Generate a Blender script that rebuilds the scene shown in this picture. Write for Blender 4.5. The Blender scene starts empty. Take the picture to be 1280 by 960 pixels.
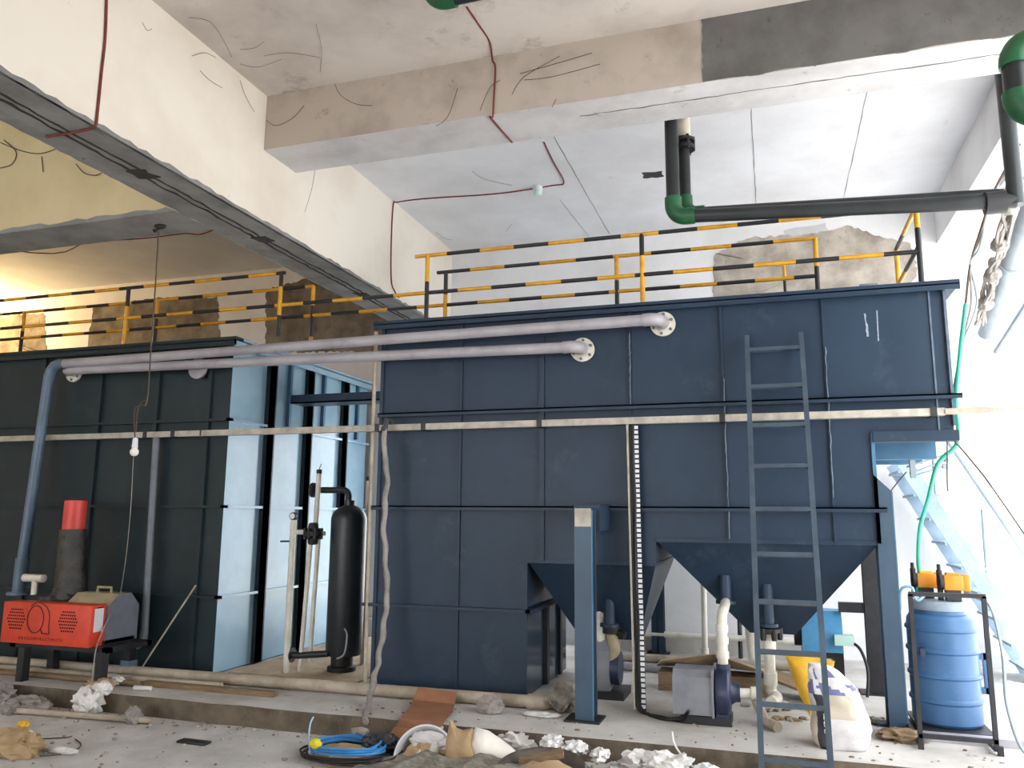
import bpy, bmesh, math, random
from mathutils import Vector, Matrix, noise
random.seed(7)
scene = bpy.context.scene
COL = scene.collection
PI = math.pi

# ------------------------------------------------------------------ camera, sky, exposure
EYE = 1.55
CF, CPITCH, CROLL, CYAW = 998.7, 0.164, 0.0076, 0.3116
cy_, sy_ = math.cos(CYAW), math.sin(CYAW)
FWD = Vector((-sy_*math.cos(CPITCH), cy_*math.cos(CPITCH), math.sin(CPITCH)))
RT0 = Vector((cy_, sy_, 0)); UP0 = RT0.cross(FWD)
RT = RT0*math.cos(CROLL) + UP0*math.sin(CROLL)
UP = -RT0*math.sin(CROLL) + UP0*math.cos(CROLL)
cam = bpy.data.cameras.new('camera'); camo = bpy.data.objects.new('camera', cam); COL.objects.link(camo)
cam.sensor_width = 36; cam.lens = CF/1280*36; cam.clip_start = .05; cam.clip_end = 300
camo.matrix_world = Matrix(((RT.x, UP.x, -FWD.x, 0), (RT.y, UP.y, -FWD.y, 0), (RT.z, UP.z, -FWD.z, EYE), (0, 0, 0, 1)))
scene.camera = camo
def P(x, y, X=None, Y=None, Z=None):
    """real point on the plane X=, Y= or Z= that a sight line of the photo meets (survey helper)"""
    d = FWD + RT*((x-640)/CF) - UP*((y-480)/CF)
    t = X/d.x if X is not None else Y/d.y if Y is not None else (Z-EYE)/d.z
    return Vector((0, 0, EYE)) + d*t

world = bpy.data.worlds.new('sky'); scene.world = world; world.use_nodes = True
wb = world.node_tree.nodes['Background']
wb.inputs[0].default_value = (.93, .97, 1, 1); wb.inputs[1].default_value = 3.2
sun = bpy.data.lights.new('sun', 'SUN'); sun.energy = 12; sun.angle = .02; sun.color = (1, .98, .95)
suno = bpy.data.objects.new('sun', sun); COL.objects.link(suno)
suno.rotation_euler = (math.radians(32), 0, math.radians(6))     # high sun from behind the photographer, hall stays in roof shade
lamp = bpy.data.lights.new('warm_bulb_light', 'POINT'); lamp.energy = 170; lamp.color = (1, .68, .3); lamp.shadow_soft_size = .06
lampo = bpy.data.objects.new('warm_bulb_light', lamp); COL.objects.link(lampo); lampo.location = (-11.6, 8.0, 4.35)
scene.view_settings.view_transform = 'Standard'; scene.view_settings.look = 'None'
scene.view_settings.exposure = 0.82; scene.view_settings.gamma = 1; scene.view_settings.use_curve_mapping = False
scene.cycles.use_denoising = True
scene.cycles.max_bounces = 10; scene.cycles.diffuse_bounces = 6; scene.cycles.sample_clamp_indirect = 6

# ------------------------------------------------------------------ materials
def lin(h):
    h = h.lstrip('#'); r = []
    for i in (0, 2, 4):
        c = int(h[i:i+2], 16)/255
        r.append(c/12.92 if c <= .04045 else ((c+.055)/1.055)**2.4)
    return (*r, 1)
MATS = {}
def mat(name, c1, c2=None, rough=.6, metal=0, scale=4, detail=6, lo=.4, hi=.65, bump=0, bscale=60, speck=None, emit=0, trans=0, alpha=1, spec=None, squash=None, dust=None):
    m = bpy.data.materials.new(name); m.use_nodes = True; nt = m.node_tree; N = nt.nodes; L = nt.links
    b = N['Principled BSDF']; b.inputs['Roughness'].default_value = rough; b.inputs['Metallic'].default_value = metal
    if spec is not None: b.inputs['Specular IOR Level'].default_value = spec
    tc = N.new('ShaderNodeTexCoord'); vec = tc.outputs['Object']
    if squash:
        mp = N.new('ShaderNodeMapping'); mp.inputs['Scale'].default_value = squash; L.new(vec, mp.inputs[0]); vec = mp.outputs[0]
    def nz(s, d=6, r=.6):
        n = N.new('ShaderNodeTexNoise'); n.inputs['Scale'].default_value = s; n.inputs['Detail'].default_value = d; n.inputs['Roughness'].default_value = r
        L.new(vec, n.inputs['Vector']); return n.outputs['Fac']
    def ramp(f, a, c):
        r = N.new('ShaderNodeMapRange'); r.inputs[1].default_value = a; r.inputs[2].default_value = c; L.new(f, r.inputs[0]); return r.outputs[0]
    def mix(f, a, c):
        x = N.new('ShaderNodeMix'); x.data_type = 'RGBA'; L.new(f, x.inputs[0])
        for k, v in ((6, a), (7, c)):
            if isinstance(v, tuple): x.inputs[k].default_value = v
            else: L.new(v, x.inputs[k])
        return x.outputs[2]
    base = lin(c1)
    if c2: base = mix(ramp(nz(scale, detail), lo, hi), base, lin(c2))
    if speck: base = mix(ramp(nz(speck[1], 8, .75), speck[2], speck[3]), base, lin(speck[0]))
    if isinstance(base, tuple): b.inputs['Base Color'].default_value = base
    else: L.new(base, b.inputs['Base Color'])
    if bump:
        bp = N.new('ShaderNodeBump'); bp.inputs['Strength'].default_value = bump; bp.inputs['Distance'].default_value = .02
        L.new(nz(bscale, 8, .65), bp.inputs['Height']); L.new(bp.outputs[0], b.inputs['Normal'])
    if emit: b.inputs['Emission Color'].default_value = lin(c1); b.inputs['Emission Strength'].default_value = emit
    if trans: b.inputs['Transmission Weight'].default_value = trans
    if alpha < 1: b.inputs['Alpha'].default_value = alpha
    MATS[name] = m; return m
mat('white_plaster', '#e4e4e6', '#d1cfcf', .85, scale=1.3, lo=.45, hi=.75, bump=.12, bscale=14, speck=('#8d857b', 3.2, .68, .8))
mat('cream_plaster', '#e6dfd4', '#d8cdbf', .85, scale=1.1, lo=.45, hi=.75, bump=.1, bscale=14, speck=('#8d8273', 3.0, .68, .8))
mat('tan_plaster', '#cdbb95', '#bba981', .88, scale=1.4, lo=.4, hi=.7, bump=.1, bscale=14, speck=('#7c6c50', 3.4, .66, .8))
mat('dirty_plaster', '#b8ada2', '#84786d', .9, scale=1.3, lo=.48, hi=.8, bump=.12, bscale=14, speck=('#544c44', 3.6, .6, .78))
mat('ceiling_paint', '#dddfe4', '#cbcbcf', .9, scale=1.1, lo=.4, hi=.7, bump=.1, bscale=10, speck=('#8a8680', 2.6, .66, .8))
mat('stained_paint', '#cbc3bd', '#a89e97', .9, scale=1.1, lo=.45, hi=.75, bump=.1, bscale=10, speck=('#6b625b', 2.4, .58, .8))
mat('bare_cement', '#8b8a89', '#737170', .92, scale=3, bump=.35, bscale=30, speck=('#4d4b4a', 9, .62, .72))
mat('damp_cement', '#6b6967', '#5a5856', .92, scale=3, bump=.35, bscale=30, speck=('#3b3939', 9, .6, .72))
mat('cement_patch', '#8f8578', '#5f564c', .95, scale=3.5, lo=.35, hi=.65, bump=.6, bscale=26, speck=('#3d362f', 8, .6, .75))
mat('pale_patch', '#bfb6ab', '#8f867b', .95, scale=3.2, lo=.35, hi=.65, bump=.5, bscale=26, speck=('#6d655d', 7, .6, .75))
mat('grey_band', '#c9c8ca', '#b5b4b6', .9, scale=2.4, bump=.2, bscale=20, speck=('#77757a', 5, .6, .75))
mat('groove', '#2a2726', '#3c3836', .95, scale=9)
mat('floor_cement', '#cfccc8', '#b3b0ab', .93, scale=2.2, bump=.35, bscale=40, speck=('#8d8a84', 18, .6, .72))
mat('plinth_top', '#c9c5c0', '#a8a29a', .93, scale=1.6, bump=.25, bscale=26, speck=('#5d564d', 5, .62, .76))
mat('plinth_side', '#75695a', '#51473b', .97, scale=4, bump=.7, bscale=24, speck=('#8f8473', 14, .6, .7))
mat('yard_concrete', '#cccbc8', '#b8b6b2', .95, scale=.8, bump=.2)
mat('blue_paint', '#28384b', '#203041', .42, spec=.28, scale=2.2, lo=.35, hi=.7, bump=.05, bscale=5, speck=('#46525f', 2.3, .56, .85))
mat('blue_paint_mid', '#394f63', '#304457', .42, scale=2.2, bump=.04, bscale=5)
mat('blue_gloss', '#28384b', '#203041', .13, spec=.6, scale=2.2, bump=.08, bscale=3)
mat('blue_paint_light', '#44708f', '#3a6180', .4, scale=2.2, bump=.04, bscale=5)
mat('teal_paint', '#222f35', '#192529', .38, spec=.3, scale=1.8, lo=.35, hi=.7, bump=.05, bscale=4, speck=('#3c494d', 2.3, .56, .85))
mat('teal_side_sheen', '#94b4c8', '#86a6ba', .16, scale=1.6, bump=.05, bscale=4)  # teal paint coloured pale to carry reflected light on the tank side
mat('weld_and_glint', '#5c6c7d', '#465667', .5, scale=12)
mat('chalk', '#9aa3b5', '#7e889c', .9, scale=40)
mat('ladder_paint', '#36434f', '#43515e', .4, scale=8)
mat('rail_yellow', '#dca21f', '#c48a1c', .45, scale=9)
mat('rail_black', '#17171a', '#232326', .5, scale=9)
mat('pvc_grey', '#a9a6ab', '#989299', .38, scale=3, speck=('#7c746f', 6, .6, .8))
mat('pipe_slate', '#5d7187', '#526579', .4, scale=5)
mat('pvc_white', '#dcd8cd', '#c6beae', .4, scale=6, speck=('#8c8474', 9, .64, .78))
mat('pvc_beige', '#b7ab9a', '#988b79', .55, scale=6, speck=('#6b6154', 9, .6, .78))
mat('galvanised', '#b9b2a6', '#9a9388', .55, .25, scale=9)
mat('pp_green', '#1a5a36', '#154a2b', .45, scale=5)
mat('pp_black', '#1b1f21', '#24292b', .4, scale=5)
mat('rubber_black', '#141415', '#1d1d1e', .6, scale=9)
mat('steel_black', '#1c1c20', '#28272b', .5, scale=9)
mat('vessel_grp', '#1c2227', '#252c32', .38, scale=3, bump=.08, bscale=30)
mat('orange_guard', '#d8452a', '#c23c24', .5, scale=5, speck=('#a06048', 7, .62, .8))
mat('red_cap', '#d8483e', '#c43c34', .45, scale=5)
mat('mark_dark', '#5b1f14', None, .7)
mat('hole_black', '#130c0a', None, .9)
mat('grey_cover', '#6f747d', '#5f646c', .5, scale=5, speck=('#97928a', 6, .6, .75))
mat('cover_dust', '#a89a7d', '#8d8169', .9, scale=8)
mat('plastic_wrap', '#25221f', '#3b3733', .18, scale=9, bump=.7, bscale=22, speck=('#9b948c', 9, .66, .72))
mat('label_white', '#dcdde2', None, .6)
mat('pump_grey', '#83858c', '#74767d', .5, scale=6)
mat('pump_navy', '#2b3350', '#222a43', .4, scale=6)
mat('motor_blue', '#5aa0cf', '#4b8fbe', .45, scale=6)
mat('drum_blue', '#3b6591', '#345c86', .42, scale=4, speck=('#587fa5', 6, .6, .8))
mat('drum_lid', '#8c9aa8', '#76838f', .5, scale=6)
mat('pump_orange', '#d98a1e', '#c67a18', .45, scale=6)
mat('pump_yellow', '#e3b52b', None, .45)
mat('hose_green', '#2bb58b', '#25a37c', .35, scale=6)
mat('hose_clear', '#a9cfe0', None, .2)
mat('cable_blue', '#3f8fd0', '#3580bf', .45, scale=9)
mat('cable_red', '#7a2f28', '#5a2620', .6, scale=9)
mat('cable_white', '#d9d6cf', None, .5)
mat('wire_brown', '#4a3d33', '#5b4c40', .7, scale=9)
mat('cardboard', '#98694c', '#875c43', .85, scale=5, bump=.1, bscale=40)
mat('cardboard_tan', '#b39d82', '#9c876d', .88, scale=5, bump=.1, bscale=40)
mat('wood', '#8a7358', '#6f5b45', .85, scale=6, squash=(1, 8, 8))
mat('sack_white', '#d9d6d6', '#c3bfbf', .6, scale=6, bump=.35, bscale=14, speck=('#8f8b90', 5, .62, .8))
mat('sack_tan', '#c8bca9', '#b6aa98', .7, scale=6)
mat('sack_blue', '#6d6f9c', '#5f618c', .6, scale=6)
mat('sack_black', '#2b2b33', None, .6)
mat('bag_yellow', '#dfae2b', '#cf9a22', .45, scale=6, bump=.3, bscale=12)
mat('bag_white', '#e4e2df', '#cfccc8', .5, scale=8, bump=.3, bscale=16)
mat('bag_greyish', '#9a948f', '#7f7872', .6, scale=8, bump=.3, bscale=16)
mat('bag_tan', '#b59a78', '#a0865f', .75, scale=8, bump=.3, bscale=16)
mat('bag_dark', '#3b3d42', '#2a2c30', .35, scale=8, bump=.4, bscale=16)
mat('cream_bag', '#f0ebe2', '#dfd7ca', .6, scale=3, bump=.15, bscale=9)
mat('bucket_white', '#d8d8dc', '#c6c6cb', .35, scale=5)
mat('pan_metal', '#7a7168', '#5d564f', .4, .5, scale=8)
mat('stone', '#b5b0a6', '#8c867c', .95, scale=20)
mat('rubble_mix', '#9b958a', '#6f685d', .95, scale=14, bump=.6, bscale=40)
mat('yellow_tape', '#e6d52a', None, .5)
mat('bulb_glass', '#eeeae4', None, .25)
mat('stair_steel', '#9fb4c6', '#8aa0b3', .5, scale=6)
mat('grey_drain', '#9aa4ac', '#87919a', .5, scale=4)
mat('box_green', '#bfe0d2', None, .5)
mat('brick', '#a5694f', '#8a5440', .9, scale=9)

# ------------------------------------------------------------------ mesh builder
class MB:
    def __init__(s): s.v = []; s.f = []; s.m = []; s.M = Matrix()
    def add(s, vs, fs, mi=0):
        n = len(s.v); s.v += [s.M @ Vector(p) for p in vs]; s.f += [tuple(i+n for i in f) for f in fs]; s.m += [mi]*len(fs); return s
    def box(s, a, b, mi=0, c=0):
        x0, x1 = sorted((a[0], b[0])); y0, y1 = sorted((a[1], b[1])); z0, z1 = sorted((a[2], b[2]))
        if c <= 0:
            return s.add([(x, y, z) for z in (z0, z1) for y in (y0, y1) for x in (x0, x1)], [(0, 2, 3, 1), (4, 5, 7, 6), (0, 1, 5, 4), (2, 6, 7, 3), (0, 4, 6, 2), (1, 3, 7, 5)], mi)
        bm = bmesh.new(); bmesh.ops.create_cube(bm, size=1)
        for v in bm.verts: v.co = Vector(((x0+x1)/2+v.co.x*(x1-x0), (y0+y1)/2+v.co.y*(y1-y0), (z0+z1)/2+v.co.z*(z1-z0)))
        c = min(c, (x1-x0)*.45, (y1-y0)*.45, (z1-z0)*.45)
        bmesh.ops.bevel(bm, geom=bm.edges[:], offset=c, segments=2, profile=.5, affect='EDGES')
        return s.bm(bm, mi)
    def bm(s, bm, mi=0):
        bm.verts.index_update(); s.add([v.co.copy() for v in bm.verts], [tuple(v.index for v in f.verts) for f in bm.faces], mi); bm.free(); return s
    def bar(s, p0, p1, w, h, up=(0, 0, 1), mi=0):
        p0, p1 = Vector(p0), Vector(p1); d = (p1-p0).normalized(); u = Vector(up)
        if abs(d.dot(u)) > .99: u = Vector((0, 1, 0))
        r = d.cross(u).normalized(); u = r.cross(d)
        q = [p+r*(a*w/2)+u*(b*h/2) for p in (p0, p1) for a, b in ((-1, -1), (1, -1), (1, 1), (-1, 1))]
        return s.add(q, [(3, 2, 1, 0), (4, 5, 6, 7), (0, 1, 5, 4), (1, 2, 6, 5), (2, 3, 7, 6), (3, 0, 4, 7)], mi)
    def tube(s, pts, r, n=12, mi=0, cap=True, mis=None, closed=False):
        pts = [Vector(p) for p in pts]; k = len(pts); vs = []; fs = []; ms = []
        rr = r if isinstance(r, (list, tuple)) else [r]*k
        t = [(pts[min(i+1, k-1)]-pts[max(i-1, 0)]).normalized() for i in range(k)]
        if closed: t = [(pts[(i+1) % k]-pts[i-1]).normalized() for i in range(k)]
        a = Vector((0, 0, 1)) if abs(t[0].z) < .9 else Vector((1, 0, 0)); u = t[0].cross(a).normalized()
        for i in range(k):
            u = (u-t[i]*u.dot(t[i])).normalized(); w = t[i].cross(u)
            vs += [pts[i]+(u*math.cos(2*PI*j/n)+w*math.sin(2*PI*j/n))*rr[i] for j in range(n)]
        for i in range(k if closed else k-1):
            for j in range(n):
                b = ((i+1) % k)*n
                fs.append((i*n+j, i*n+(j+1) % n, b+(j+1) % n, b+j)); ms.append(mis[i] if mis else mi)
        if cap and not closed:
            fs.append(tuple(range(n-1, -1, -1))); ms.append(mis[0] if mis else mi)
            fs.append(tuple((k-1)*n+j for j in range(n))); ms.append(mis[-1] if mis else mi)
        n0 = len(s.v); s.v += [s.M @ p for p in vs]; s.f += [tuple(i+n0 for i in f) for f in fs]; s.m += ms; return s
    def lathe(s, prof, c=(0, 0, 0), ax='z', n=24, mi=0, mis=None):
        c = Vector(c); vs = []; fs = []; ms = []
        for r, h in prof:
            for j in range(n):
                a = 2*PI*j/n; q = (r*math.cos(a), r*math.sin(a), h)
                q = q if ax == 'z' else (h, q[0], q[1]) if ax == 'x' else (q[1], h, q[0])
                vs.append(c+Vector(q))
        for i in range(len(prof)-1):
            for j in range(n): fs.append((i*n+j, i*n+(j+1) % n, (i+1)*n+(j+1) % n, (i+1)*n+j)); ms.append(mis[i] if mis else mi)
        fs.append(tuple(range(n-1, -1, -1))); ms.append(mis[0] if mis else mi)
        fs.append(tuple((len(prof)-1)*n+j for j in range(n))); ms.append(mis[-1] if mis else mi)
        n0 = len(s.v); s.v += [s.M @ p for p in vs]; s.f += [tuple(i+n0 for i in f) for f in fs]; s.m += ms; return s
    def prism(s, poly, ax, a, b, mi=0):
        def q(p, h): return (p[0], h, p[1]) if ax == 'y' else (h, p[0], p[1]) if ax == 'x' else (p[0], p[1], h)
        n = len(poly); vs = [q(p, a) for p in poly]+[q(p, b) for p in poly]
        fs = [tuple(range(n)), tuple(range(2*n-1, n-1, -1))]+[(i, i+n, (i+1) % n+n, (i+1) % n) for i in range(n)]
        return s.add(vs, fs, mi)
    def fan(s, poly, ax, a, b, mi=0):
        def q(p, h): return (p[0], h, p[1]) if ax == 'y' else (h, p[0], p[1]) if ax == 'x' else (p[0], p[1], h)
        n = len(poly); c = (sum(p[0] for p in poly)/n, sum(p[1] for p in poly)/n)
        return s.add([q(p, a) for p in poly]+[q(p, b) for p in poly]+[q(c, a), q(c, b)], [(i, (i+1) % n, 2*n) for i in range(n)]+[(n+(i+1) % n, n+i, 2*n+1) for i in range(n)]+[(i, i+n, (i+1) % n+n, (i+1) % n) for i in range(n)], mi)
    def quadplate(s, c, th, mi=0):
        """a folded plate through two lists of corner points, given thickness th"""
        c = [Vector(p) for p in c]; nrm = (c[1]-c[0]).cross(c[2]-c[0]).normalized()*th
        n = len(c); fs = [tuple(range(n)), tuple(range(2*n-1, n-1, -1))]+[(i, i+n, (i+1) % n+n, (i+1) % n) for i in range(n)]
        return s.add(c+[p-nrm for p in c], fs, mi)
    def blob(s, c, size, seed=0, amp=.25, freq=2.2, sub=3, mi=0, flat=None, ridge=True):
        bm = bmesh.new(); bmesh.ops.create_icosphere(bm, subdivisions=sub, radius=1); o = Vector((seed*7.3, seed*3.1, seed*1.7)); c = Vector(c)
        for v in bm.verts:
            p = v.co.copy(); k = noise.noise(p*freq+o); k2 = noise.noise(p*freq*2.3+o)
            k3 = noise.noise(p*freq*4.6+o); d = 1+amp*((.45-abs(k)*1.7) if ridge else k)+amp*.45*(.3-abs(k2)*1.2)+amp*.1*k3
            q = Vector((p.x*size[0], p.y*size[1], p.z*size[2]))*d
            if flat is not None: q.z = max(q.z, flat-c.z)
            v.co = c+q
        return s.bm(bm, mi)
    def build(s, name, mats, parent=None, kind=None, smooth=40):
        org = Vector()
        if parent is not None:
            p = parent
            while p is not None: org += p.location; p = p.parent
        me = bpy.data.meshes.new(name); me.from_pydata([v-org for v in s.v], [], s.f)
        for m in (mats if isinstance(mats, (list, tuple)) else [mats]): me.materials.append(MATS[m])
        me.polygons.foreach_set('material_index', s.m)
        bm = bmesh.new(); bm.from_mesh(me); bmesh.ops.recalc_face_normals(bm, faces=bm.faces[:]); bm.to_mesh(me); bm.free()
        if smooth:
            me.polygons.foreach_set('use_smooth', [True]*len(me.polygons)); me.set_sharp_from_angle(angle=math.radians(smooth))
        o = bpy.data.objects.new(name, me); COL.objects.link(o)
        if parent is not None: o.parent = parent
        if kind: o['kind'] = kind
        return o
def tag(o, label, cat, group=None):
    o['label'] = label; o['category'] = cat
    if group: o['group'] = group
    return o
def thing(name, label, cat, loc, group=None):
    o = bpy.data.objects.new(name, None); COL.objects.link(o); o.location = loc; o.empty_display_size = .1
    return tag(o, label, cat, group)
def kids(o): return [c for c in list(COL.objects) if c.parent == o]
def copy_tree(o, loc=None, parent=None):
    c = o.copy(); COL.objects.link(c)
    if parent is not None: c.parent = parent
    if loc is not None: c.location = loc
    for k in kids(o): copy_tree(k, None, c)
    return c
def arc(c, r, a0, a1, u, v, n=8):
    c, u, v = Vector(c), Vector(u), Vector(v)
    return [c+(u*math.cos(a0+(a1-a0)*i/n)+v*math.sin(a0+(a1-a0)*i/n))*r for i in range(n+1)]
def smoothpath(pts, n=8):
    pts = [Vector(p) for p in pts]; out = []
    for i in range(len(pts)-1):
        p0, p1, p2, p3 = pts[max(i-1, 0)], pts[i], pts[i+1], pts[min(i+2, len(pts)-1)]
        for k in range(n):
            t = k/n; out.append(.5*((2*p1)+(p2-p0)*t+(2*p0-5*p1+4*p2-p3)*t*t+(3*p1-p0-3*p2+p3)*t**3))
    return out+[pts[-1]]
def text_mb(mb, body, size, M, mi=0, depth=.002):
    cu = bpy.data.curves.new('txt', 'FONT'); cu.body = body; cu.size = size; cu.extrude = depth; cu.align_x = 'CENTER'; cu.align_y = 'CENTER'
    o = bpy.data.objects.new('txt', cu); COL.objects.link(o); dg = bpy.context.evaluated_depsgraph_get(); me = o.evaluated_get(dg).to_mesh()
    mb.add([M @ v.co for v in me.vertices], [tuple(p.vertices) for p in me.polygons], mi); o.evaluated_get(dg).to_mesh_clear()
    bpy.data.objects.remove(o); bpy.data.curves.remove(cu)
def cable(name, pts, r, m, label, cat, group=None, n=8, sub=8):
    return tag(MB().tube(smoothpath(pts, sub), r, n).build(name, m), label, cat, group)
def dashes(x0, x1, seg, a=0):
    out = []; x = x0; k = a
    while x < x1-1e-6:
        e = min(x+seg, x1); out.append((x, e, k % 2)); x = e; k += 1
    return out
def striped(mb, p0, p1, r, seg=.31, first=0):
    p0, p1 = Vector(p0), Vector(p1); L = (p1-p0).length; d = (p1-p0)/L
    ts = [a for a, b, k in dashes(0, L, seg)]+[L]; mis = [(first+i) % 2 for i in range(len(ts)-1)]
    mb.tube([p0+d*t for t in ts], r, 10, mis=mis+mis[-1:])

# ------------------------------------------------------------------ the hall
ZP = .145; KY = 5.34; ZC = 4.877; YB = 9.04; ZB = 3.82; XR = -3.725; XL = -4.215; CBZ = 4.416; CY0, CY1 = 5.075, 5.53
MB().box((-13, -8, -.2), (2.0, KY+.3, 0)).build('floor', 'floor_cement', kind='structure', smooth=0)
pl = MB()
rnd = random.Random(3); n = 60; xs = [-13+i*15.3/n for i in range(n+1)]
edge = [(x, KY+rnd.uniform(-.012, .012)-(.03 if -4.1 < x < -3.9 else 0)) for x in xs]
pl.prism([(-13, YB)]+edge+[(2.3, YB)], 'z', -.1, ZP, 0)
pl.m = [1]*len(pl.m); pl.m[1] = 0; pl.m[0] = 0
pl.build('floor_plinth', ['plinth_top', 'plinth_side'], kind='structure', smooth=0)
MB().box((2.0, -14, -.25), (30, 16, -.01)).build('ground', 'yard_concrete', kind='structure', smooth=0)
MB().box((-13, -8, ZC), (2.2, YB+.25, ZC+.2)).build('ceiling', 'ceiling_paint', kind='structure', smooth=0)
MB().box((XR, -8, ZC-.006), (1.78, CY0, ZC+.01)).build('ceiling_soffit', 'stained_paint', kind='structure', smooth=0)

def jag(pts, k=14, amp=.035, seed=1):
    r = random.Random(seed); out = []
    for i in range(len(pts)):
        a, b = pts[i], pts[(i+1) % len(pts)]; kk = min(k, max(1, int(math.hypot(b[0]-a[0], b[1]-a[1])/(2.4*amp))))
        for j in range(kk):
            t = j/kk; out.append((a[0]+(b[0]-a[0])*t+r.uniform(-amp, amp), a[1]+(b[1]-a[1])*t+r.uniform(-amp, amp)))
    return out
DX0, DX1, DZ = -4.45, -2.25, 2.7
wbk = MB().box((-13.2, YB, -.1), (DX0, YB+.25, ZC)).box((DX0, YB, DZ), (DX1, YB+.25, ZC)).box((DX1, YB, -.1), (7, YB+.25, ZC))
def wp(lst): return [(P(x, y, Y=YB).x, P(x, y, Y=YB).z) for x, y in lst]
for i, q in enumerate(([(893, 318), (935, 297), (1010, 294), (1060, 282), (1100, 296), (1140, 305), (1148, 345), (1100, 385), (890, 385)],
                       [(333, 362), (415, 340), (510, 352), (520, 440), (332, 440)], [(117, 384), (196, 372), (272, 372), (275, 430), (108, 440)], [(-60, 400), (56, 392), (58, 440), (-60, 450)])):
    z = jag(wp(q), 60, seed=i+2, amp=.016); wbk.fan(z, 'y', YB-.006, YB+.02, 3 if i == 0 else 1)
wbk.prism(jag(wp([(980, 288), (1032, 279), (1036, 293), (982, 298)]), 4, .01, 9), 'y', YB-.004, YB+.02, 2)
dfm = MB()
for x in (DX0, DX1-.06): dfm.box((x, YB-.02, ZP), (x+.06, YB+.26, DZ))
dfm.box((DX0, YB-.02, DZ-.06), (DX1, YB+.26, DZ)); dfm.build('added_door_1', 'grey_band', kind='structure', smooth=0)  # frame of an unseen doorway added to light the gap between tanks
MB().box((-13, YB+.25, -.1), (2.0, 22, .1)).build('ground_rear', 'yard_concrete', kind='structure', smooth=0)
wbk.build('wall_back', ['white_plaster', 'cement_patch', 'grey_band', 'pale_patch'], kind='structure', smooth=0)
MB().box((-13.2, -8, -.1), (-13, YB, ZC)).build('wall_left', 'cream_plaster', kind='structure', smooth=0)
MB().box((-13.2, -8.2, -.1), (-10.5, -8, ZC)).box((-1.0, -8.2, -.1), (2.2, -8, ZC)).box((-10.5, -8.2, 3.9), (-1.0, -8, ZC)).build('unseen_wall_rear', 'dirty_plaster', kind='structure', smooth=0)  # unseen rear wall, its opening added to light tank fronts and floor
MB().box((2.0, -8, -.1), (2.2, 2.5, CBZ)).build('light_stop_wall', 'dirty_plaster', kind='structure', smooth=0)  # unseen wall added to hold daylight off the near beams and ceiling
MB().box((-13.2, YB-.28, ZP), (DX0-.05, YB, .34)).box((-1.6, YB-.2, ZP), (.6, YB, .3)).build('trim_1', 'plinth_top', kind='structure', smooth=0)

# main beam running away from the camera: cream faces, bare cement soffit with two grooves
mbm = MB().box((XL, -8, ZB), (XR, YB, ZC))
for xe, s in ((XR, -1), (XL, 1)):
    pass
r = random.Random(5); k = 160; ys = [-2+i*(YB+2)/k for i in range(k+1)]
mbm.prism([(XL+.004+r.uniform(0, .012), y) for y in ys]+[(XR-r.uniform(0, .016), y) for y in reversed(ys)], 'z', ZB-.004, ZB+.02, 1)
lip = [(y, ZB+.012+r.uniform(0, .022)) for y in ys]
mbm.prism(lip+[(ys[-1], ZB-.004), (ys[0], ZB-.004)], 'x', XR-.02, XR+.004, 1)
for x0, w in ((-3.93, .016), (-3.99, .02)):
    a = [(x0+r.uniform(-.008, .008)+.004*math.sin(y*3), y) for y in ys]; b = [(p[0]+w*r.uniform(.4, 1.3), p[1]) for p in reversed(a)]
    mbm.prism(a+b, 'z', ZB-.009, ZB+.01, 2)
for yy in (4.0, 5.35, 7.1): mbm.prism(jag([(-4.02, yy), (-3.9, yy+.03), (-3.88, yy+.16), (-4.01, yy+.13)], 5, .02, int(yy*10)), 'z', ZB-.012, ZB+.01, 2)
mbm.build('ceiling_beam', ['cream_plaster', 'bare_cement', 'groove'], kind='structure', smooth=0)
# cross beam on the right bay: stained paint, then bare cement, paler soffit
xb = MB().box((XR, CY0, CBZ), (1.78, CY1, ZC))
xb.prism(jag([(-.31, CBZ), (1.78, CBZ), (1.78, ZC), (-.31, ZC)], 12, .008, 3), 'y', CY0-.005, CY0+.01, 1)
xb.prism([(XR+.01, CY0+.004)]+[(1.775, CY0+.004), (1.775, CY1-.004), (XR+.01, CY1-.004)], 'z', CBZ-.004, CBZ+.01, 2)
r = random.Random(8)
a = [(-1.2+i*3/40, CY0+.2+.0*i+r.uniform(-.006, .006)) for i in range(41)]
xb.prism(a+[(p[0], p[1]+.008*r.uniform(.3, 1.6)) for p in reversed(a)], 'z', CBZ-.006, CBZ+.01, 1)
xb.build('ceiling_beam', ['dirty_plaster', 'damp_cement', 'grey_band'], kind='structure', smooth=0)
MB().box((1.78, -8, CBZ), (2.2, YB, ZC)).build('ceiling_beam', 'white_plaster', kind='structure', smooth=0)
lb = MB().box((-13, 4.71, ZB), (XL, 5.11, ZC))
a = [(-12.9+i*8.6/90, r.uniform(0, .03)) for i in range(91)]
lb.prism([(x, ZB+.012+d) for x, d in a]+[(XL, ZB), (-12.9, ZB)], 'y', 4.704, 4.75, 1)
lb.box((-13, 4.705, ZB-.004), (XL, 5.112, ZB+.01), 1)
lb.build('ceiling_beam', ['tan_plaster', 'bare_cement'], kind='structure', smooth=0)
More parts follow.
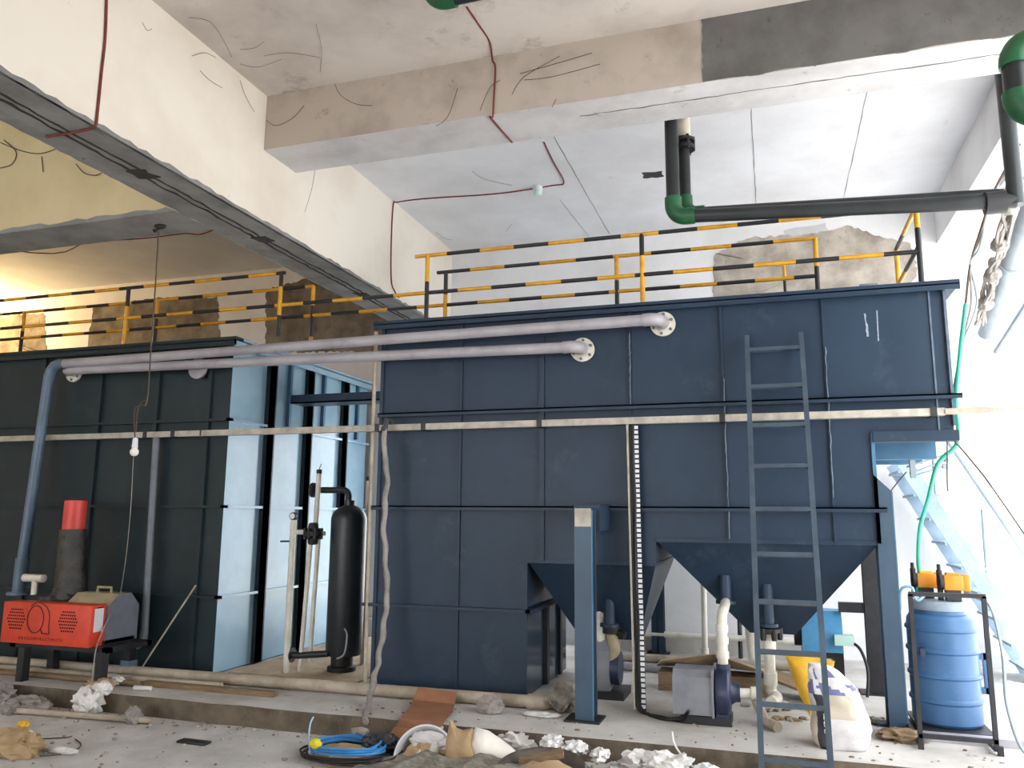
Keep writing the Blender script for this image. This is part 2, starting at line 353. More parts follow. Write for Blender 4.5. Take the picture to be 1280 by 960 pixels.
# formwork joints in the ceiling of the right bay
cj = MB()
for x0, x1, y0, y1 in ((-.02, -.01, CY1, 8.9), (.86, .868, CY1, 8.7), (-.02, 1.75, 6.02, 6.03), (-1.7, -1.69, CY1, 9.0)):
    kk = 22; p = [(x0+(x1-x0)*0, 0)]*0
    a = [(x0+(x1-x0 if x1-x0 > .1 else 0)*i/kk+r.uniform(-.004, .004), y0+(y1-y0 if y1-y0 > .1 else 0)*i/kk+r.uniform(-.004, .004)) for i in range(kk+1)]
    dx, dy = (.009, 0) if y1-y0 > .1 else (0, .009)
    cj.prism(a+[(q[0]+dx*r.uniform(.2, 1), q[1]+dy*r.uniform(.2, 1)) for q in reversed(a)], 'z', ZC-.003, ZC+.01)
q = [P(x, y, Z=ZC) for x, y in ((803, 216), (828, 214), (829, 221), (804, 223))]
cj.prism(jag([(v.x, v.y) for v in q], 5, .012, 4), 'z', ZC-.003, ZC+.01, 1)
cj.build('ceiling_joints', ['bare_cement', 'groove'], kind='structure', smooth=0)
# cobweb strands and hairline stains on the crossbeam
cw = MB()
for lst in (((333, 150), (345, 157), (365, 148), (380, 132)), ((415, 95), (425, 118), (445, 130), (465, 132)), ((545, 158), (560, 145), (572, 110)), ((600, 138), (612, 110), (625, 100)), ((690, 134), (695, 124)), ((650, 92), (700, 78), (740, 66)), ((655, 100), (690, 96), (750, 80)), ((640, 118), (655, 96), (700, 70))):
    cw.tube(smoothpath([P(x, y, Y=CY0-.012) for x, y in lst], 5), .002, 5)
for lst in (((236, 22), (262, 27), (278, 48), (290, 72)), ((300, 62), (318, 60), (330, 52)), ((300, 80), (322, 84), (352, 74)), ((395, 30), (402, 62), (400, 90)), ((330, 70), (360, 66), (400, 72))): cw.tube(smoothpath([P(x, y, Z=ZC-.016) for x, y in lst], 5), .0013, 5)
for lst in (((178, 28), (184, 38), (190, 36)), ((250, 88), (262, 100), (278, 110)), ((394, 212), (390, 235), (381, 265)), ((240, 70), (256, 66), (270, 72)), ((300, 100), (306, 118), (318, 140))): cw.tube(smoothpath([P(x, y, X=XR+.01) for x, y in lst], 5), .0016, 5)
for lst in (((590, 214), (606, 224), (640, 232)), ((640, 280), (632, 290)), ((545, 290), (556, 298), (566, 300)), ((700, 250), (740, 300))): cw.tube(smoothpath([P(x, y, Z=ZC-.01) for x, y in lst], 5), .0016, 5)
tag(cw.build('cobweb', 'groove'), 'dark cobweb strands clinging to cross beam, ceiling and main beam', 'cobweb')['kind'] = 'stuff'

# ------------------------------------------------------------------ treatment tanks
YF = 6.24
def rib_bar(parent, x, z0, z1, m='blue_paint', w=.02, d=.025, y=YF): return MB().box((x-w/2, y-d, z0), (x+w/2, y+.002, z1)).build('rib', m, parent)
tank = thing('treatment_tank', 'large dark blue steel tank with two hoppers, ladder leaning on its front', 'tank', (-1, YF, ZP), None)
X0, X1, X2 = -3.215, 1.24, .712; YT = 7.5
sh = MB()
sh.box((X0, YF, ZP+.02), (-1.87, YT, 3.2)).box((-1.87, YF, 1.2), (-.851, YT, 3.2)).box((-.851, YF, 1.38), (X2, YT, 3.2)).box((X2, YF, 2.16), (X1, YT, 3.2))
sh.m[5] = 1
sh.build('shell', ['blue_paint', 'blue_gloss'], tank, smooth=0)
def hopper(x0, x1, zt, bx0, bx1, by0, by1, zb, y0=YF, y1=7.5):
    t = [(x0, y0, zt), (x1, y0, zt), (x1, y1, zt), (x0, y1, zt)]; b = [(bx0, by0, zb), (bx1, by0, zb), (bx1, by1, zb), (bx0, by1, zb)]
    m = MB().add(t+b, [(0, 1, 5, 4), (1, 2, 6, 5), (2, 3, 7, 6), (3, 0, 4, 7), (4, 5, 6, 7), (0, 3, 2, 1)])
    m.bar((x0, y0+.01, zt), (x1, y0+.01, zt), .04, .03); m.bar((x1-.01, y0, zt), (x1-.01, y1, zt), .04, .02)
    return m.build('hopper', 'blue_paint', tank, smooth=0)
h1 = hopper(-1.868, -.853, 1.2, -1.56, -1.07, 6.75, 7.02, .56)
h2 = hopper(-.849, X2, 1.38, -.2, .135, 6.75, 7.02, .665)
def stub(h, x, y0, zt, zb, rr=.045):
    s = MB().tube([(x, y0, zt), (x, y0, zb)], rr, 14).tube([(x, y0, zb+.012), (x, y0, zb-.012)], rr+.03, 14); return s.build('outlet_stub', 'blue_paint', h)
stub(h2, -.36, 6.45, 1.12, .92); stub(h2, -.06, 6.5, 1.06, .76); stub(h1, -1.27, 6.52, 1.0, .7)
for x in (-2.456, -1.748, -1.023, -.31, .427):
    zb = ZP+.02 if x < -1.87 else 1.2 if x < -.85 else 1.38
    MB().box((x-(.02 if x == -1.748 else .009), YF-.02, zb), (x+(.02 if x == -1.748 else .009), YF+.003, 3.2)).build('rib', 'blue_paint', tank)
MB().box((X0, YF-.02, ZP+.02), (X0+.03, YF+.01, 3.2)).build('rib', 'blue_paint', tank)
MB().box((X1-.1, YF-.012, 2.16), (X1-.088, YF+.003, 3.2)).build('rib', 'weld_and_glint', tank)
MB().box((X1-.006, YF-.03, 2.2), (X1+.012, YF+.03, 3.18)).build('rib', 'weld_and_glint', tank)  # light strip stands for a highlight along the tank's right edge
MB().box((X2-.012, YF-.02, 1.38), (X2+.012, YF+.02, 2.16)).build('rib', 'blue_paint_light', tank)
for x, z0, z1 in ((-1.02, 2.4, 3.0), (-.305, 1.4, 2.6), (.43, 1.7, 2.8)):   # unpainted weld beads
    MB().tube([(x+random.uniform(-.004, .004), YF-.024, z0+(z1-z0)*i/30) for i in range(31)], [.003+.004*random.random() for i in range(31)], 6).build('weld_bead', 'weld_and_glint', tank)
for z, xa, xb_ in ((2.415, X0, X1+.06), (1.625, X0-.03, X2+.06)):
    MB().box((xa, YF-.055, z-.006), (xb_, YF+.003, z+.006)).box((xa, YF-.055, z-.03), (xb_, YF-.048, z+.006)).build('stiffener_bar', 'blue_paint', tank)
MB().box((X0-.09, YF-.05, .8), (-1.83, YF+.003, .825)).box((-1.87, YF-.05, .8), (-1.82, YT, .825)).build('stiffener_bar', 'blue_paint', tank)
for y in (6.75, 7.2): MB().box((-1.87, y, ZP+.02), (-1.845, y+.07, .8)).build('rib', 'steel_black', tank)
MB().box((X0-.06, YF-.07, 3.2), (X1+.1, YT+.06, 3.235)).box((X0-.06, YF-.07, 3.165), (X1+.1, YF-.05, 3.21)).build('top_rim', 'blue_paint', tank)
MB().box((X2, YF-.05, 2.09), (X1+.02, YF+.05, 2.165)).build('bottom_flange', 'blue_paint', tank)
for y in (6.7, 7.3): MB().box((X2+.01, y, 2.0), (1.2, y+.1, 2.16)).build('support_beam', 'blue_paint_light', tank)
def post(x0, x1, y0, y1, zt, slope=0, m='blue_paint', mf='blue_paint_light'):
    w = MB(); zs = zt-slope
    for ya, yb in ((y0, y0+.014), (y1-.014, y1)): w.prism([(x0, ZP+.012), (x1, ZP+.012), (x1, zs), (x0, zt)], 'y', ya, yb, 0)
    w.box(((x0+x1)/2-.006, y0+.013, ZP+.012), ((x0+x1)/2+.006, y1-.013, zs-.02))
    w.box((x1-.006, y0-.002, ZP+.012), (x1+.002, y0+.016, zs), 1)
    l = w.build('leg', [m, mf], tank, smooth=0)
    MB().box((x0-.07, y0-.05, ZP), (x1+.05, y1+.05, ZP+.012)).build('base_plate', 'steel_black', l)
    return l
lg = post(-1.365, -1.235, 5.73, 5.87, 1.6, 0, 'blue_paint_mid')
MB().box((-1.36, 5.727, 1.48), (-1.24, 5.731, 1.61)).build('bare_plate', 'galvanised', lg)
MB().box((-1.4, 5.87, 1.45), (-1.2, YF, 1.64)).build('bracket', 'blue_paint', lg)
post(.7, .815, 6.22, 6.4, 1.86, .12, 'blue_paint_mid', 'blue_paint_light')
post(.7, .82, 7.37, 7.49, 2.16, 0, 'steel_black', 'galvanised')
MB().box((.5, 7.4, .78), (.7, 7.47, .86)).build('brace', 'steel_black', tank)
spo = thing('steel_post', 'blue steel post standing at back wall seen beneath hoppers', 'post', (-1.17, 8.8, ZP))
MB().box((-1.25, 8.7, ZP), (-1.12, 8.72, 1.9)).box((-1.25, 8.8, ZP), (-1.12, 8.82, 1.9)).box((-1.19, 8.7, ZP), (-1.18, 8.82, 1.9)).build('column', 'blue_paint', spo, smooth=0)
MB().box((-1.3, 8.66, ZP), (-1.07, 8.83, ZP+.012)).build('base_plate', 'steel_black', spo, smooth=0)
ch = MB()
ch.prism(jag([(P(1080, 392, Y=YF).x, P(1080, 392, Y=YF).z), (P(1082, 392, Y=YF).x, P(1082, 392, Y=YF).z), (P(1086, 421, Y=YF).x, P(1086, 421, Y=YF).z), (P(1083, 420, Y=YF).x, P(1083, 420, Y=YF).z)], 8, .005, 3), 'y', YF-.003, YF+.003)
p, q = P(1096, 388, Y=YF), P(1098, 426, Y=YF); ch.bar((p.x, YF-.001, p.z), (q.x, YF-.001, q.z), .008, .004)
ch.build('chalk_mark', 'chalk', tank, smooth=0)
MB().box((.7, 6.3, 3.235), (.83, 6.4, 3.29), c=.01).build('lifting_lug', 'pump_grey', tank)

tank2 = thing('treatment_tank', 'dark teal steel tank on the left with sheen coloured into its right side', 'tank', (-7, YF, ZP))
L0, L1, LB = -11.2, -4.775, 8.9
s2 = MB().box((L0, YF, ZP+.01), (L1, LB, 3.16)); s2.m = [0, 0, 0, 0, 0, 1]; s2.build('shell', ['teal_paint', 'teal_side_sheen'], tank2, smooth=0)
for x in (-9.9, -9.2, -8.5, -7.8, -7.05, -6.3, -5.6, -5.0): MB().box((x-.02, YF-.03, ZP+.01), (x+.02, YF+.003, 3.16)).build('rib', 'teal_paint', tank2)
for y in (6.78, 7.48, 8.25): MB().box((L1-.003, y, ZP+.01), (L1+.05, y+.1, 3.16)).box((L1+.044, y, ZP+.01), (L1+.05, y+.12, 3.16)).build('rib', 'teal_paint', tank2)
for y in (7.15, 7.82, 8.6): MB().box((L1-.003, y, 2.45), (L1+.04, y+.04, 3.16)).build('rib', 'blue_paint_light', tank2)
for z in (2.42, 1.62, .815):
    MB().box((L0, YF-.045, z-.015), (L1+.045, YF+.003, z+.01)).build('stiffener_bar', 'teal_paint', tank2)
    MB().box((L1-.002, YF-.045, z-.015), (L1+.045, LB, z+.01)).build('stiffener_bar', 'teal_side_sheen', tank2)
MB().box((L0, YF-.06, 3.16), (L1+.06, YF+.06, 3.2)).box((L0, YF-.06, 3.115), (L1+.06, YF-.045, 3.17)).build('top_rim', 'teal_paint', tank2)
MB().box((L1-.06, YF+.06, 3.16), (L1+.06, LB, 3.2)).box((L1+.045, YF-.06, 3.1), (L1+.06, LB, 3.17)).build('top_rim', 'teal_side_sheen', tank2)
fl = MB().lathe([(.045, 0), (.045, -.05), (.1, -.05), (.1, -.075), (.05, -.08)], (P(253, 462, Y=YF).x, YF, P(253, 462, Y=YF).z), 'y', 20); fl.build('flange', 'pvc_grey', tank2)
# walkway bracket between the tanks
wk = MB().box((L1+.05, 7.15, 2.69), (X0-.0, 7.4, 2.705)).box((L1+.05, 7.15, 2.69), (X0, 7.165, 2.78)).box((L1+.05, 7.385, 2.69), (X0, 7.4, 2.78))
tag(wk.build('walkway_channel', 'blue_paint', smooth=0), 'dark steel channel bridging the gap between the two tanks', 'steel channel')

# ------------------------------------------------------------------ guard rails (yellow and black)
RM = ['rail_yellow', 'rail_black']
def rail(parent, p0, p1, r=.017, first=0, seg=.31): m = MB(); striped(m, p0, p1, r, seg, first); return m.build('rail', RM, parent)
def rpost(parent, x, y, z0, z1, cuts, first, r=.02):
    m = MB(); zs = [z1]+list(cuts)+[z0]; mis = [(first+i) % 2 for i in range(len(zs)-1)]
    m.tube([(x, y, z) for z in zs], r, 10, mis=mis+mis[-1:]); return m.build('post', RM, parent)
ry, rz, rm_ = 6.3, 3.845, 3.52
g1 = thing('guard_rail', 'front yellow and black striped guard rail along both tank tops', 'railing', (-3, ry, 3.235))
rail(g1, (-2.95, ry, rz), (1.13, ry, rz)); rail(g1, (-10.9, ry, rz-.03), (-4.3, ry, rz-.03))
rail(g1, (-10.9, ry, rm_-.02), (1.12, ry, rm_-.02), first=1)
for x, c, f in ((-2.83, (3.6,), 0), (-.92, (3.66,), 1), (1.12, (3.68,), 0)): rpost(g1, x, ry, 3.23, rz, c, f)
for x, c, f in ((-6.14, (3.62,), 1), (-4.34, (3.68, 3.4), 1), (-9.3, (3.62,), 1)): rpost(g1, x, ry, 3.2, rz-.03, c, f)
rail(g1, (1.12, ry, rz), (1.12, 7.3, rz), first=0, seg=.6); rail(g1, (1.12, ry, 3.54), (1.12, 7.3, 3.54), first=1, seg=.6); rpost(g1, 1.12, 7.3, 3.23, rz, (), 0)
by = 6.8
g2 = thing('guard_rail', 'rear yellow and black striped guard rail further back on tank tops', 'railing', (-3, by, 3.235))
rail(g2, (-2.95, by, rz), (.44, by, rz), first=1, seg=.34); rail(g2, (-10.9, by, rz-.02), (-4.3, by, rz-.02), first=1)
rail(g2, (-10.9, by, rm_), (.44, by, rm_), first=1)
for x, c, f in ((-2.86, (3.62,), 1), (-1.22, (3.62,), 0), (.44, (3.6,), 0)): rpost(g2, x, by, 3.23, rz, c, f)
rpost(g2, .2, 7.3, 3.23, rz-.02, (3.66,), 0, .014)
for x, c, f in ((-8.1, (3.6,), 0), (-6.22, (3.62,), 0), (-4.3, (3.62, 3.3), 0)): rpost(g2, x, by, 3.2, rz-.02, c, f)

# ------------------------------------------------------------------ grey pipes across the tank fronts
def flange_(x, z, parent):
    f = MB().lathe([(.05, 0), (.05, -.012), (.098, -.012), (.098, -.034), (.06, -.036), (.056, -.05)], (x, YF, z), 'y', 28).build('flange', 'pvc_white', parent)
    b = MB()
    for k in range(6): a = k*PI/3+.4; b.lathe([(.012, -.032), (.012, -.046), (.006, -.05)], (x+.077*math.cos(a), YF, z+.077*math.sin(a)), 'y', 6)
    b.build('bolts', 'pipe_slate', f)
def xpipe(name, label, x, z, yo, xl, zl, down=None):
    t = thing(name, label, 'pipe', (x, YF, z))
    flange_(x, z, t)
    MB().tube([(x, YF-.03, z), (x, yo+.08, z)]+[Vector((x-.08+.08*math.cos(a), yo+.08-.08*math.sin(a), z)) for a in [i*PI/16 for i in range(9)]]+[(x-.13, yo, z-.002)], .05, 18).build('elbow', 'pvc_grey', t)
    MB().tube([(x-.12, yo, z-.002), (xl, yo, zl)], .044, 18).build('pipe', 'pvc_grey', t)
    return t
u = P(829, 406, Y=YF); yo = 6.04; zl = P(75, 455, Y=yo).z
up = xpipe('grey_pipe', 'upper grey plastic pipe crossing both tanks, turning down at its left end', u.x, u.z, yo, -6.62, zl)
MB().tube([(-6.6, yo, zl), (-6.66, yo, zl), (-6.72, yo, zl-.02), (-6.76, yo, zl-.06), (-6.78, yo, zl-.14)], .05, 18).build('elbow', 'pipe_slate', up)
MB().tube([(-6.78, yo, zl-.1), (-6.84, yo-.03, 1.1)], .047, 18).build('downpipe', 'pipe_slate', up)
MB().tube([(-6.84, yo-.03, 1.12), (-6.85, yo-.03, .8)], [.06, .055], 16).lathe([(.1, 0), (.1, .03)], (-6.85, yo-.03, .78), 'z', 18).build('socket', 'pipe_slate', up)
l_ = P(729, 438, Y=YF); yl = 6.08
lo = xpipe('grey_pipe', 'lower grey plastic pipe with shorter run, flanged to the right tank', l_.x, l_.z, yl, -6.45, P(110, 458, Y=yl).z-.03)
zf = P(95, 466, Y=YF)
MB().tube([(-6.43, yl, P(110, 458, Y=yl).z-.03), (-6.55, yl, P(110, 458, Y=yl).z-.035), (zf.x-.0, yl+.06, zf.z), (zf.x, YF-.03, zf.z)], .046, 16).build('elbow', 'pvc_grey', lo)
flange_(zf.x, zf.z, lo)

# ------------------------------------------------------------------ galvanised cable tray strip
ct = thing('cable_tray', 'long bare metal cable strip running across both blue tanks', 'cable tray', (-3, 6.12, 2.28))
zc_ = 2.29
for a, b in ((-10.8, -5.0), (-4.98, -3.2), (-3.17, -1.75), (-1.73, -.33), (-.31, 1.17)):
    MB().box((a, 6.12, zc_-.026), (b, 6.128, zc_+.022)).box((a, 6.12, zc_-.03), (b, 6.18, zc_-.026)).build('channel', 'galvanised', ct)
for x in (-5.62, -5.3, -3.18, -2.75, -1.74, -.32, 1.1): MB().box((x-.02, 6.112, zc_-.035), (x+.02, YF, zc_+.03)).build('clip', 'steel_black', ct)
MB().tube([(1.17, 6.13, zc_-.004), (1.4, 6.13, zc_), (1.55, 6.12, zc_), (2.0, 6.1, zc_+.02), (3.2, 6.0, zc_+.15)], [.022, .022, .008, .006, .006], 8).build('cable', 'pvc_beige', ct)

# ------------------------------------------------------------------ ladder
ld = thing('ladder', 'blue grey steel ladder leaning on the right tank', 'ladder', (.07, 5.24, 0))
B = Vector((-.121, 5.278, .131)); D = Vector((0, math.sin(.31), math.cos(.31))); W = .386; SP = .3103
foot = -B.z/D.z
for x in (B.x, B.x+W):
    MB().bar(Vector((x, B.y, B.z))+D*(foot+.005), Vector((x, B.y, B.z))+D*(9.4*SP), .034, .034, (0, 1, 0)).build('rail', 'ladder_paint', ld, smooth=0)
for i in range(10):
    c = Vector((B.x, B.y, B.z))+D*(i*SP); MB().bar(c, c+Vector((W, 0, 0)), .03, .03, D).build('rung', 'ladder_paint', ld, smooth=0)
# the ladder stops short of the top rung of the wall
# ------------------------------------------------------------------ perforated strip with cables, wrapped hose, tank corner conduit
tr = thing('cable_trunking', 'upright slotted strip with black cables in front of the right tank', 'cable trunking', (-1.0, 6.14, ZP))
t0, t1 = Vector((-1.005, 6.14, 2.26)), Vector((-.985, 6.14, ZP))
MB().bar(t0+Vector((-.03, 0, 0)), t1+Vector((-.03, 0, .02)), .014, .03, (0, 1, 0)).build('channel', 'galvanised', tr, smooth=0)
sl = MB()
for i in range(56):
    z = t1.z+.03+i*.0372; sl.box((t0.x+.022+(t1.x-t0.x)*(2.26-z)/2.1, 6.128, z), (t0.x+.052+(t1.x-t0.x)*(2.26-z)/2.1, 6.134, z+.024))
sl.build('clip_strip', 'label_white', tr, smooth=0)
MB().bar(t0+Vector((.03, .006, 0)), t1+Vector((.03, .006, 0)), .046, .006, (0, 1, 0)).build('backing_strip', 'rubber_black', tr, smooth=0)
for k, dx in enumerate((-.012, .002, .012)):
    MB().tube(smoothpath([t0+(t1-t0)*(i/12)+Vector((dx+random.uniform(-.006, .006), -.004*k, 0)) for i in range(12)]+[(-.97+dx, 6.12, ZP+.02), (-.8, 6.0-.02*k, ZP+.012), (-.66, 5.93, ZP+.012+.01*k), (-.6, 5.86, ZP+.1)], 4), .011, 7).build('cable', 'rubber_black', tr)
hz = [(480, 532), (481, 570), (484, 600), (480, 650), (482, 700), (484, 745), (480, 780), (472, 830), (463, 870)]
hp = [P(x, y, Y=6.02) for x, y in hz[:-2]]+[P(473, 825, Y=5.9), P(466, 855, Y=5.78), P(460, 885, Y=5.5), P(456, 903, Y=5.32)]
hs = smoothpath(hp, 8)
th = thing('wrapped_hose', 'grey plastic wrapped cable bundle hanging down left end of right tank', 'cable bundle', hp[-1])
MB().tube([p+Vector((.006*math.sin(i*.9), .005*math.cos(i*1.1), 0)) for i, p in enumerate(hs)], [.021+.006*noise.noise(Vector((i*.35, 2, 0)))+.004*random.random() for i in range(len(hs))], 9).build('wrap', 'bag_greyish', th)
MB().tube([hp[0]+Vector((0, 0, -.05)), hp[0]+Vector((.01, .02, .05)), hp[0]+Vector((.04, .06, .04))], .03, 8).build('tie', 'bag_dark', th)
cp = [P(464, 415, Y=6.2), P(465, 520, Y=6.2), P(463, 640, Y=6.2), P(456, 760, Y=6.2)]
tag(MB().tube([(-3.262, 6.2, 3.15), (-3.262, 6.2, 1.6), (-3.25, 6.2, ZP)], .017, 10).build('conduit', 'pvc_beige'), 'thin pale conduit standing at left corner of the right tank', 'conduit')
vp_ = thing('drain_pipe', 'rusty grey upright pipe with bottom elbow in front of left tank', 'pipe', (-5.46, 6.13, .3))
MB().tube([(-5.52, 6.16, 2.27), (-5.45, 6.13, .45)], .032, 12).build('pipe', 'grey_cover', vp_)
MB().tube([(-5.45, 6.13, .5), (-5.45, 6.12, .42), (-5.48, 6.1, .38), (-5.66, 6.02, .37)], .036, 12).build('elbow', 'grey_cover', vp_)
tag(MB().tube([(-4.93, 6.13, .92), (-5.36, 5.98, ZP+.008)], .008, 8).build('steel_rod', 'galvanised'), 'thin metal rod leaning against the left tank front', 'rod')

# ------------------------------------------------------------------ black vessel and pvc pipework in the gap
ve = thing('filter_vessel', 'tall black pressure vessel standing in gap between tanks', 'pressure vessel', (-3.78, 6.75, ZP))
pv = [(.05, 1.68)]
prof = [(.1, .0), (.1, .14), (.15, .15), (.165, .2), (.165, 1.36)]+[(.165*math.cos(a), 1.36+.14*math.sin(a)) for a in [i*PI/20 for i in range(1, 9)]]+[(.05, 1.51), (.05, 1.54)]
MB().lathe([(r_, ZP+z) for r_, z in prof[2:]], (-3.765, 6.75, 0), 'z', 30).build('body', 'vessel_grp', ve)
MB().lathe([(.13, ZP), (.13, ZP+.05), (.1, ZP+.06), (.1, ZP+.18)], (-3.78, 6.75, 0), 'z', 24).build('stand', 'rubber_black', ve)
MB().tube(smoothpath([(-3.78, 6.75, 1.66), (-3.78, 6.75, 1.74), (-3.82, 6.73, 1.78), (-3.95, 6.72, 1.78), (-4.12, 6.7, 1.78)], 5), .03, 12).build('top_pipe', 'steel_black', ve)
MB().lathe([(.07, 0), (.07, .03), (.045, .05)], (-4.14, 6.7, 1.78), 'x', 18).build('flange', 'steel_black', ve)
MB().tube([(-3.85, 6.62, .32), (-4.1, 6.55, .3), (-4.2, 6.55, .3)], .03, 10).lathe([(.065, 0), (.065, .05)], (-4.22, 6.55, .3), 'x', 16).build('drain_pipe', 'steel_black', ve)
MB().tube(smoothpath([(-3.66, 6.56, .55), (-3.6, 6.5, .5), (-3.62, 6.5, .35), (-3.7, 6.52, .3)], 5), .008, 6).build('hose', 'pvc_grey', ve)
pw = thing('valve_pipework', 'white plastic pipes joined at black multiport valve beside vessel', 'pipework', (-4.15, 6.6, ZP))
va = P(393, 667, Y=6.6)
top = P(399, 592, Y=6.6)
MB().tube([(top.x, 6.6, top.z), (va.x+.01, 6.6, va.z+.05)], .024, 12).build('upper_pipe', 'pvc_white', pw)
MB().tube([(va.x-.02, 6.58, va.z-.05), (va.x-.06, 6.56, ZP)], .022, 12).build('lower_pipe', 'pvc_white', pw)
MB().tube([(va.x+.035, 6.62, va.z-.02), (va.x+.0, 6.62, ZP+.1)], .022, 12).build('lower_pipe', 'pvc_white', pw)
MB().tube([(va.x, 6.6, va.z), (-3.97, 6.68, va.z)], .02, 12).build('branch_pipe', 'pvc_white', pw)
gp = P(367, 650, Y=6.5)
MB().tube([(gp.x, 6.5, gp.z), (gp.x+.0, 6.5, ZP)], .028, 12).build('gauge_pipe', 'pvc_white', pw)
MB().tube([(gp.x, 6.5, va.z+.015), (va.x, 6.58, va.z+.01)], .022, 12).build('branch_pipe', 'pvc_white', pw)
gg = MB().lathe([(.035, .02), (.035, -.02), (.028, -.024)], (gp.x, 6.5, gp.z+.035), 'y', 18).build('gauge', 'steel_black', pw)
MB().lathe([(.026, -.022), (.026, -.026)], (gp.x, 6.5, gp.z+.035), 'y', 16).build('dial', 'label_white', gg)
v_ = MB().lathe([(.03, -.1), (.045, -.09), (.05, -.03), (.085, -.02), (.085, .02), (.05, .03), (.045, .09), (.03, .1)], (va.x, 6.58, va.z), 'z', 16)
for k in range(8): a = k*PI/4; v_.box((va.x+.075*math.cos(a)-.012, 6.58+.075*math.sin(a)-.012, va.z-.05), (va.x+.075*math.cos(a)+.012, 6.58+.075*math.sin(a)+.012, va.z+.05))
v_.build('valve', 'rubber_black', pw)
MB().tube([(gp.x-.02, 6.48, va.z-.07), (gp.x-.09, 6.44, va.z-.07)], .008, 8).build('tap', 'rubber_black', pw)
MB().lathe([(.026, 0), (.026, .035), (.012, .04)], (top.x, 6.6, top.z), 'z', 12).build('cap', 'rubber_black', pw)
MB().tube([(top.x, 6.6, top.z+.03), (top.x+.005, 6.6, top.z+.06), (top.x+.02, 6.6, top.z+.09)], .004, 6).build('wire', 'pp_green', pw)
rt = P(452, 600, Y=6.95)
r2 = thing('standpipe', 'short white capped pipe rising behind the black vessel', 'pipe', (rt.x, 7.1, ZP))
MB().tube([(rt.x, 7.1, rt.z), (rt.x, 7.1, ZP)], .024, 12).build('pipe', 'pvc_white', r2)
MB().lathe([(.027, 0), (.027, .04)], (rt.x, 7.1, rt.z), 'z', 12).build('cap', 'rubber_black', r2)
tag(MB().box((X0-.09, 7.3, 1.35), (X0-.02, 7.34, 2.2)).build('steel_angle', 'brick', smooth=0), 'rusty steel angle upright behind black vessel beside right tank', 'steel angle')

# ------------------------------------------------------------------ blower set with orange belt guard
bl = thing('air_blower', 'belt driven air blower with orange guard on black stand', 'blower', (-5.7, 5.6, ZP))
gx0, gx1, gy, gz0, gz1 = -6.37, -5.41, 5.46, .45, .79
gd = MB().box((gx0, gy, gz0), (gx1, gy+.16, gz1), c=.006)
gd = gd.build('belt_guard', 'orange_guard', bl)
for cx in (gx0+.155, gx0+.72):
    v = MB()
    for i in range(-4, 5):
        for j in range(-4, 5):
            x, z = cx+i*.0235+(.0118 if j % 2 else 0), gz0+.2+j*.026
            if (x-cx)**2+(z-gz0-.2)**2 < .0105: v.lathe([(.0082, .004), (.0082, -.0015)], (x, gy, z), 'y', 8)
    v.build('vent_holes', 'hole_black', gd)
lg_ = MB()
c = Vector((gx0+.37, gy-.001, gz0+.205)); lg_.tube([c+Vector((.088*math.cos(a), 0, .112*math.sin(a))) for a in [k*2*PI/32 for k in range(32)]], .0055, 6, closed=True)
lg_.tube([c+Vector((.06, 0, -.075)), c+Vector((.09, 0, -.115)), c+Vector((.125, 0, -.112))], .006, 6)
lg_.tube(smoothpath([c+Vector(p) for p in ((-.06, 0, .105), (.0, 0, .14), (.07, 0, .128), (.125, 0, .09), (.15, 0, .03), (.152, 0, -.06), (.16, 0, -.112), (.125, 0, -.112))], 5), .005, 6)
text_mb(lg_, 'A K A S O M P R L C T M O T I', .036, Matrix.Translation((gx0+.44, gy-.0005, gz0+.045)) @ Matrix.Rotation(PI/2, 4, 'X'))
lg_.build('logo', 'mark_dark', gd)
MB().box((gx1-.001, gy+.035, gz0+.12), (gx1+.002, gy+.13, gz0+.31)).box((gx1-.001, gy+.06, gz0+.31), (gx1+.0015, gy+.13, gz0+.32), 1).build('sticker', ['label_white', 'hole_black'], gd, smooth=0)
cv = MB().prism([(5.62, .46), (5.98, .46), (5.98, .75), (5.88, .86), (5.74, .86), (5.62, .77)], 'x', -5.86, -5.4, 0)
cv.m[2:] = [0, 0, 1, 1, 1, 0]
cvo = cv.build('motor_cover', ['grey_cover', 'cover_dust'], bl, smooth=0)
MB().tube([(-5.7, 5.8, .855), (-5.7, 5.8, .905), (-5.55, 5.8, .905), (-5.55, 5.8, .855)], .012, 8).build('handle', 'cover_dust', cvo)
MB().tube([(-6.05, 5.85, .62), (-6.05, 5.85, .74), (-6.06, 5.85, .9), (-6.09, 5.85, 1.4)], [.2, .17, .135, .115], 22).build('silencer', 'plastic_wrap', bl)
MB().blob((-6.08, 5.82, .74), (.22, .17, .12), 4, .35, 2.4).build('blower_body', 'plastic_wrap', bl)
MB().lathe([(.095, 1.39), (.095, 1.66), (.085, 1.665), (.084, 1.64)], (-6.09, 5.85, 0), 'z', 24).build('intake_cap', 'red_cap', bl)
MB().tube([(-6.5, 5.75, .965), (-6.27, 5.75, .965)], .035, 12).tube([(-6.37, 5.75, .97), (-6.37, 5.75, .82)], .026, 12).build('tee', 'pvc_white', bl)
MB().box((-6.3, 5.5, .41), (-5.25, 5.56, .45)).box((-6.3, 5.95, .41), (-5.25, 6.01, .45)).box((-6.3, 5.5, .41), (-6.24, 6.0, .45)).box((-5.31, 5.5, .41), (-5.25, 6.0, .45)).box((-6.24, 5.6, .43), (-5.4, 5.95, .49)).build('stand_frame', 'steel_black', bl, smooth=0)
for x, y in ((-6.1, 5.44), (-5.3, 5.47), (-6.12, 5.76), (-5.42, 5.9)): MB().box((x-.035, y, ZP), (x+.035, y+.07, .42)).build('leg', 'steel_black', bl, smooth=0)
MB().box((-5.47, 5.89, ZP), (-5.37, 5.98, .28)).build('foot_sleeve', 'pipe_slate', bl, smooth=0)
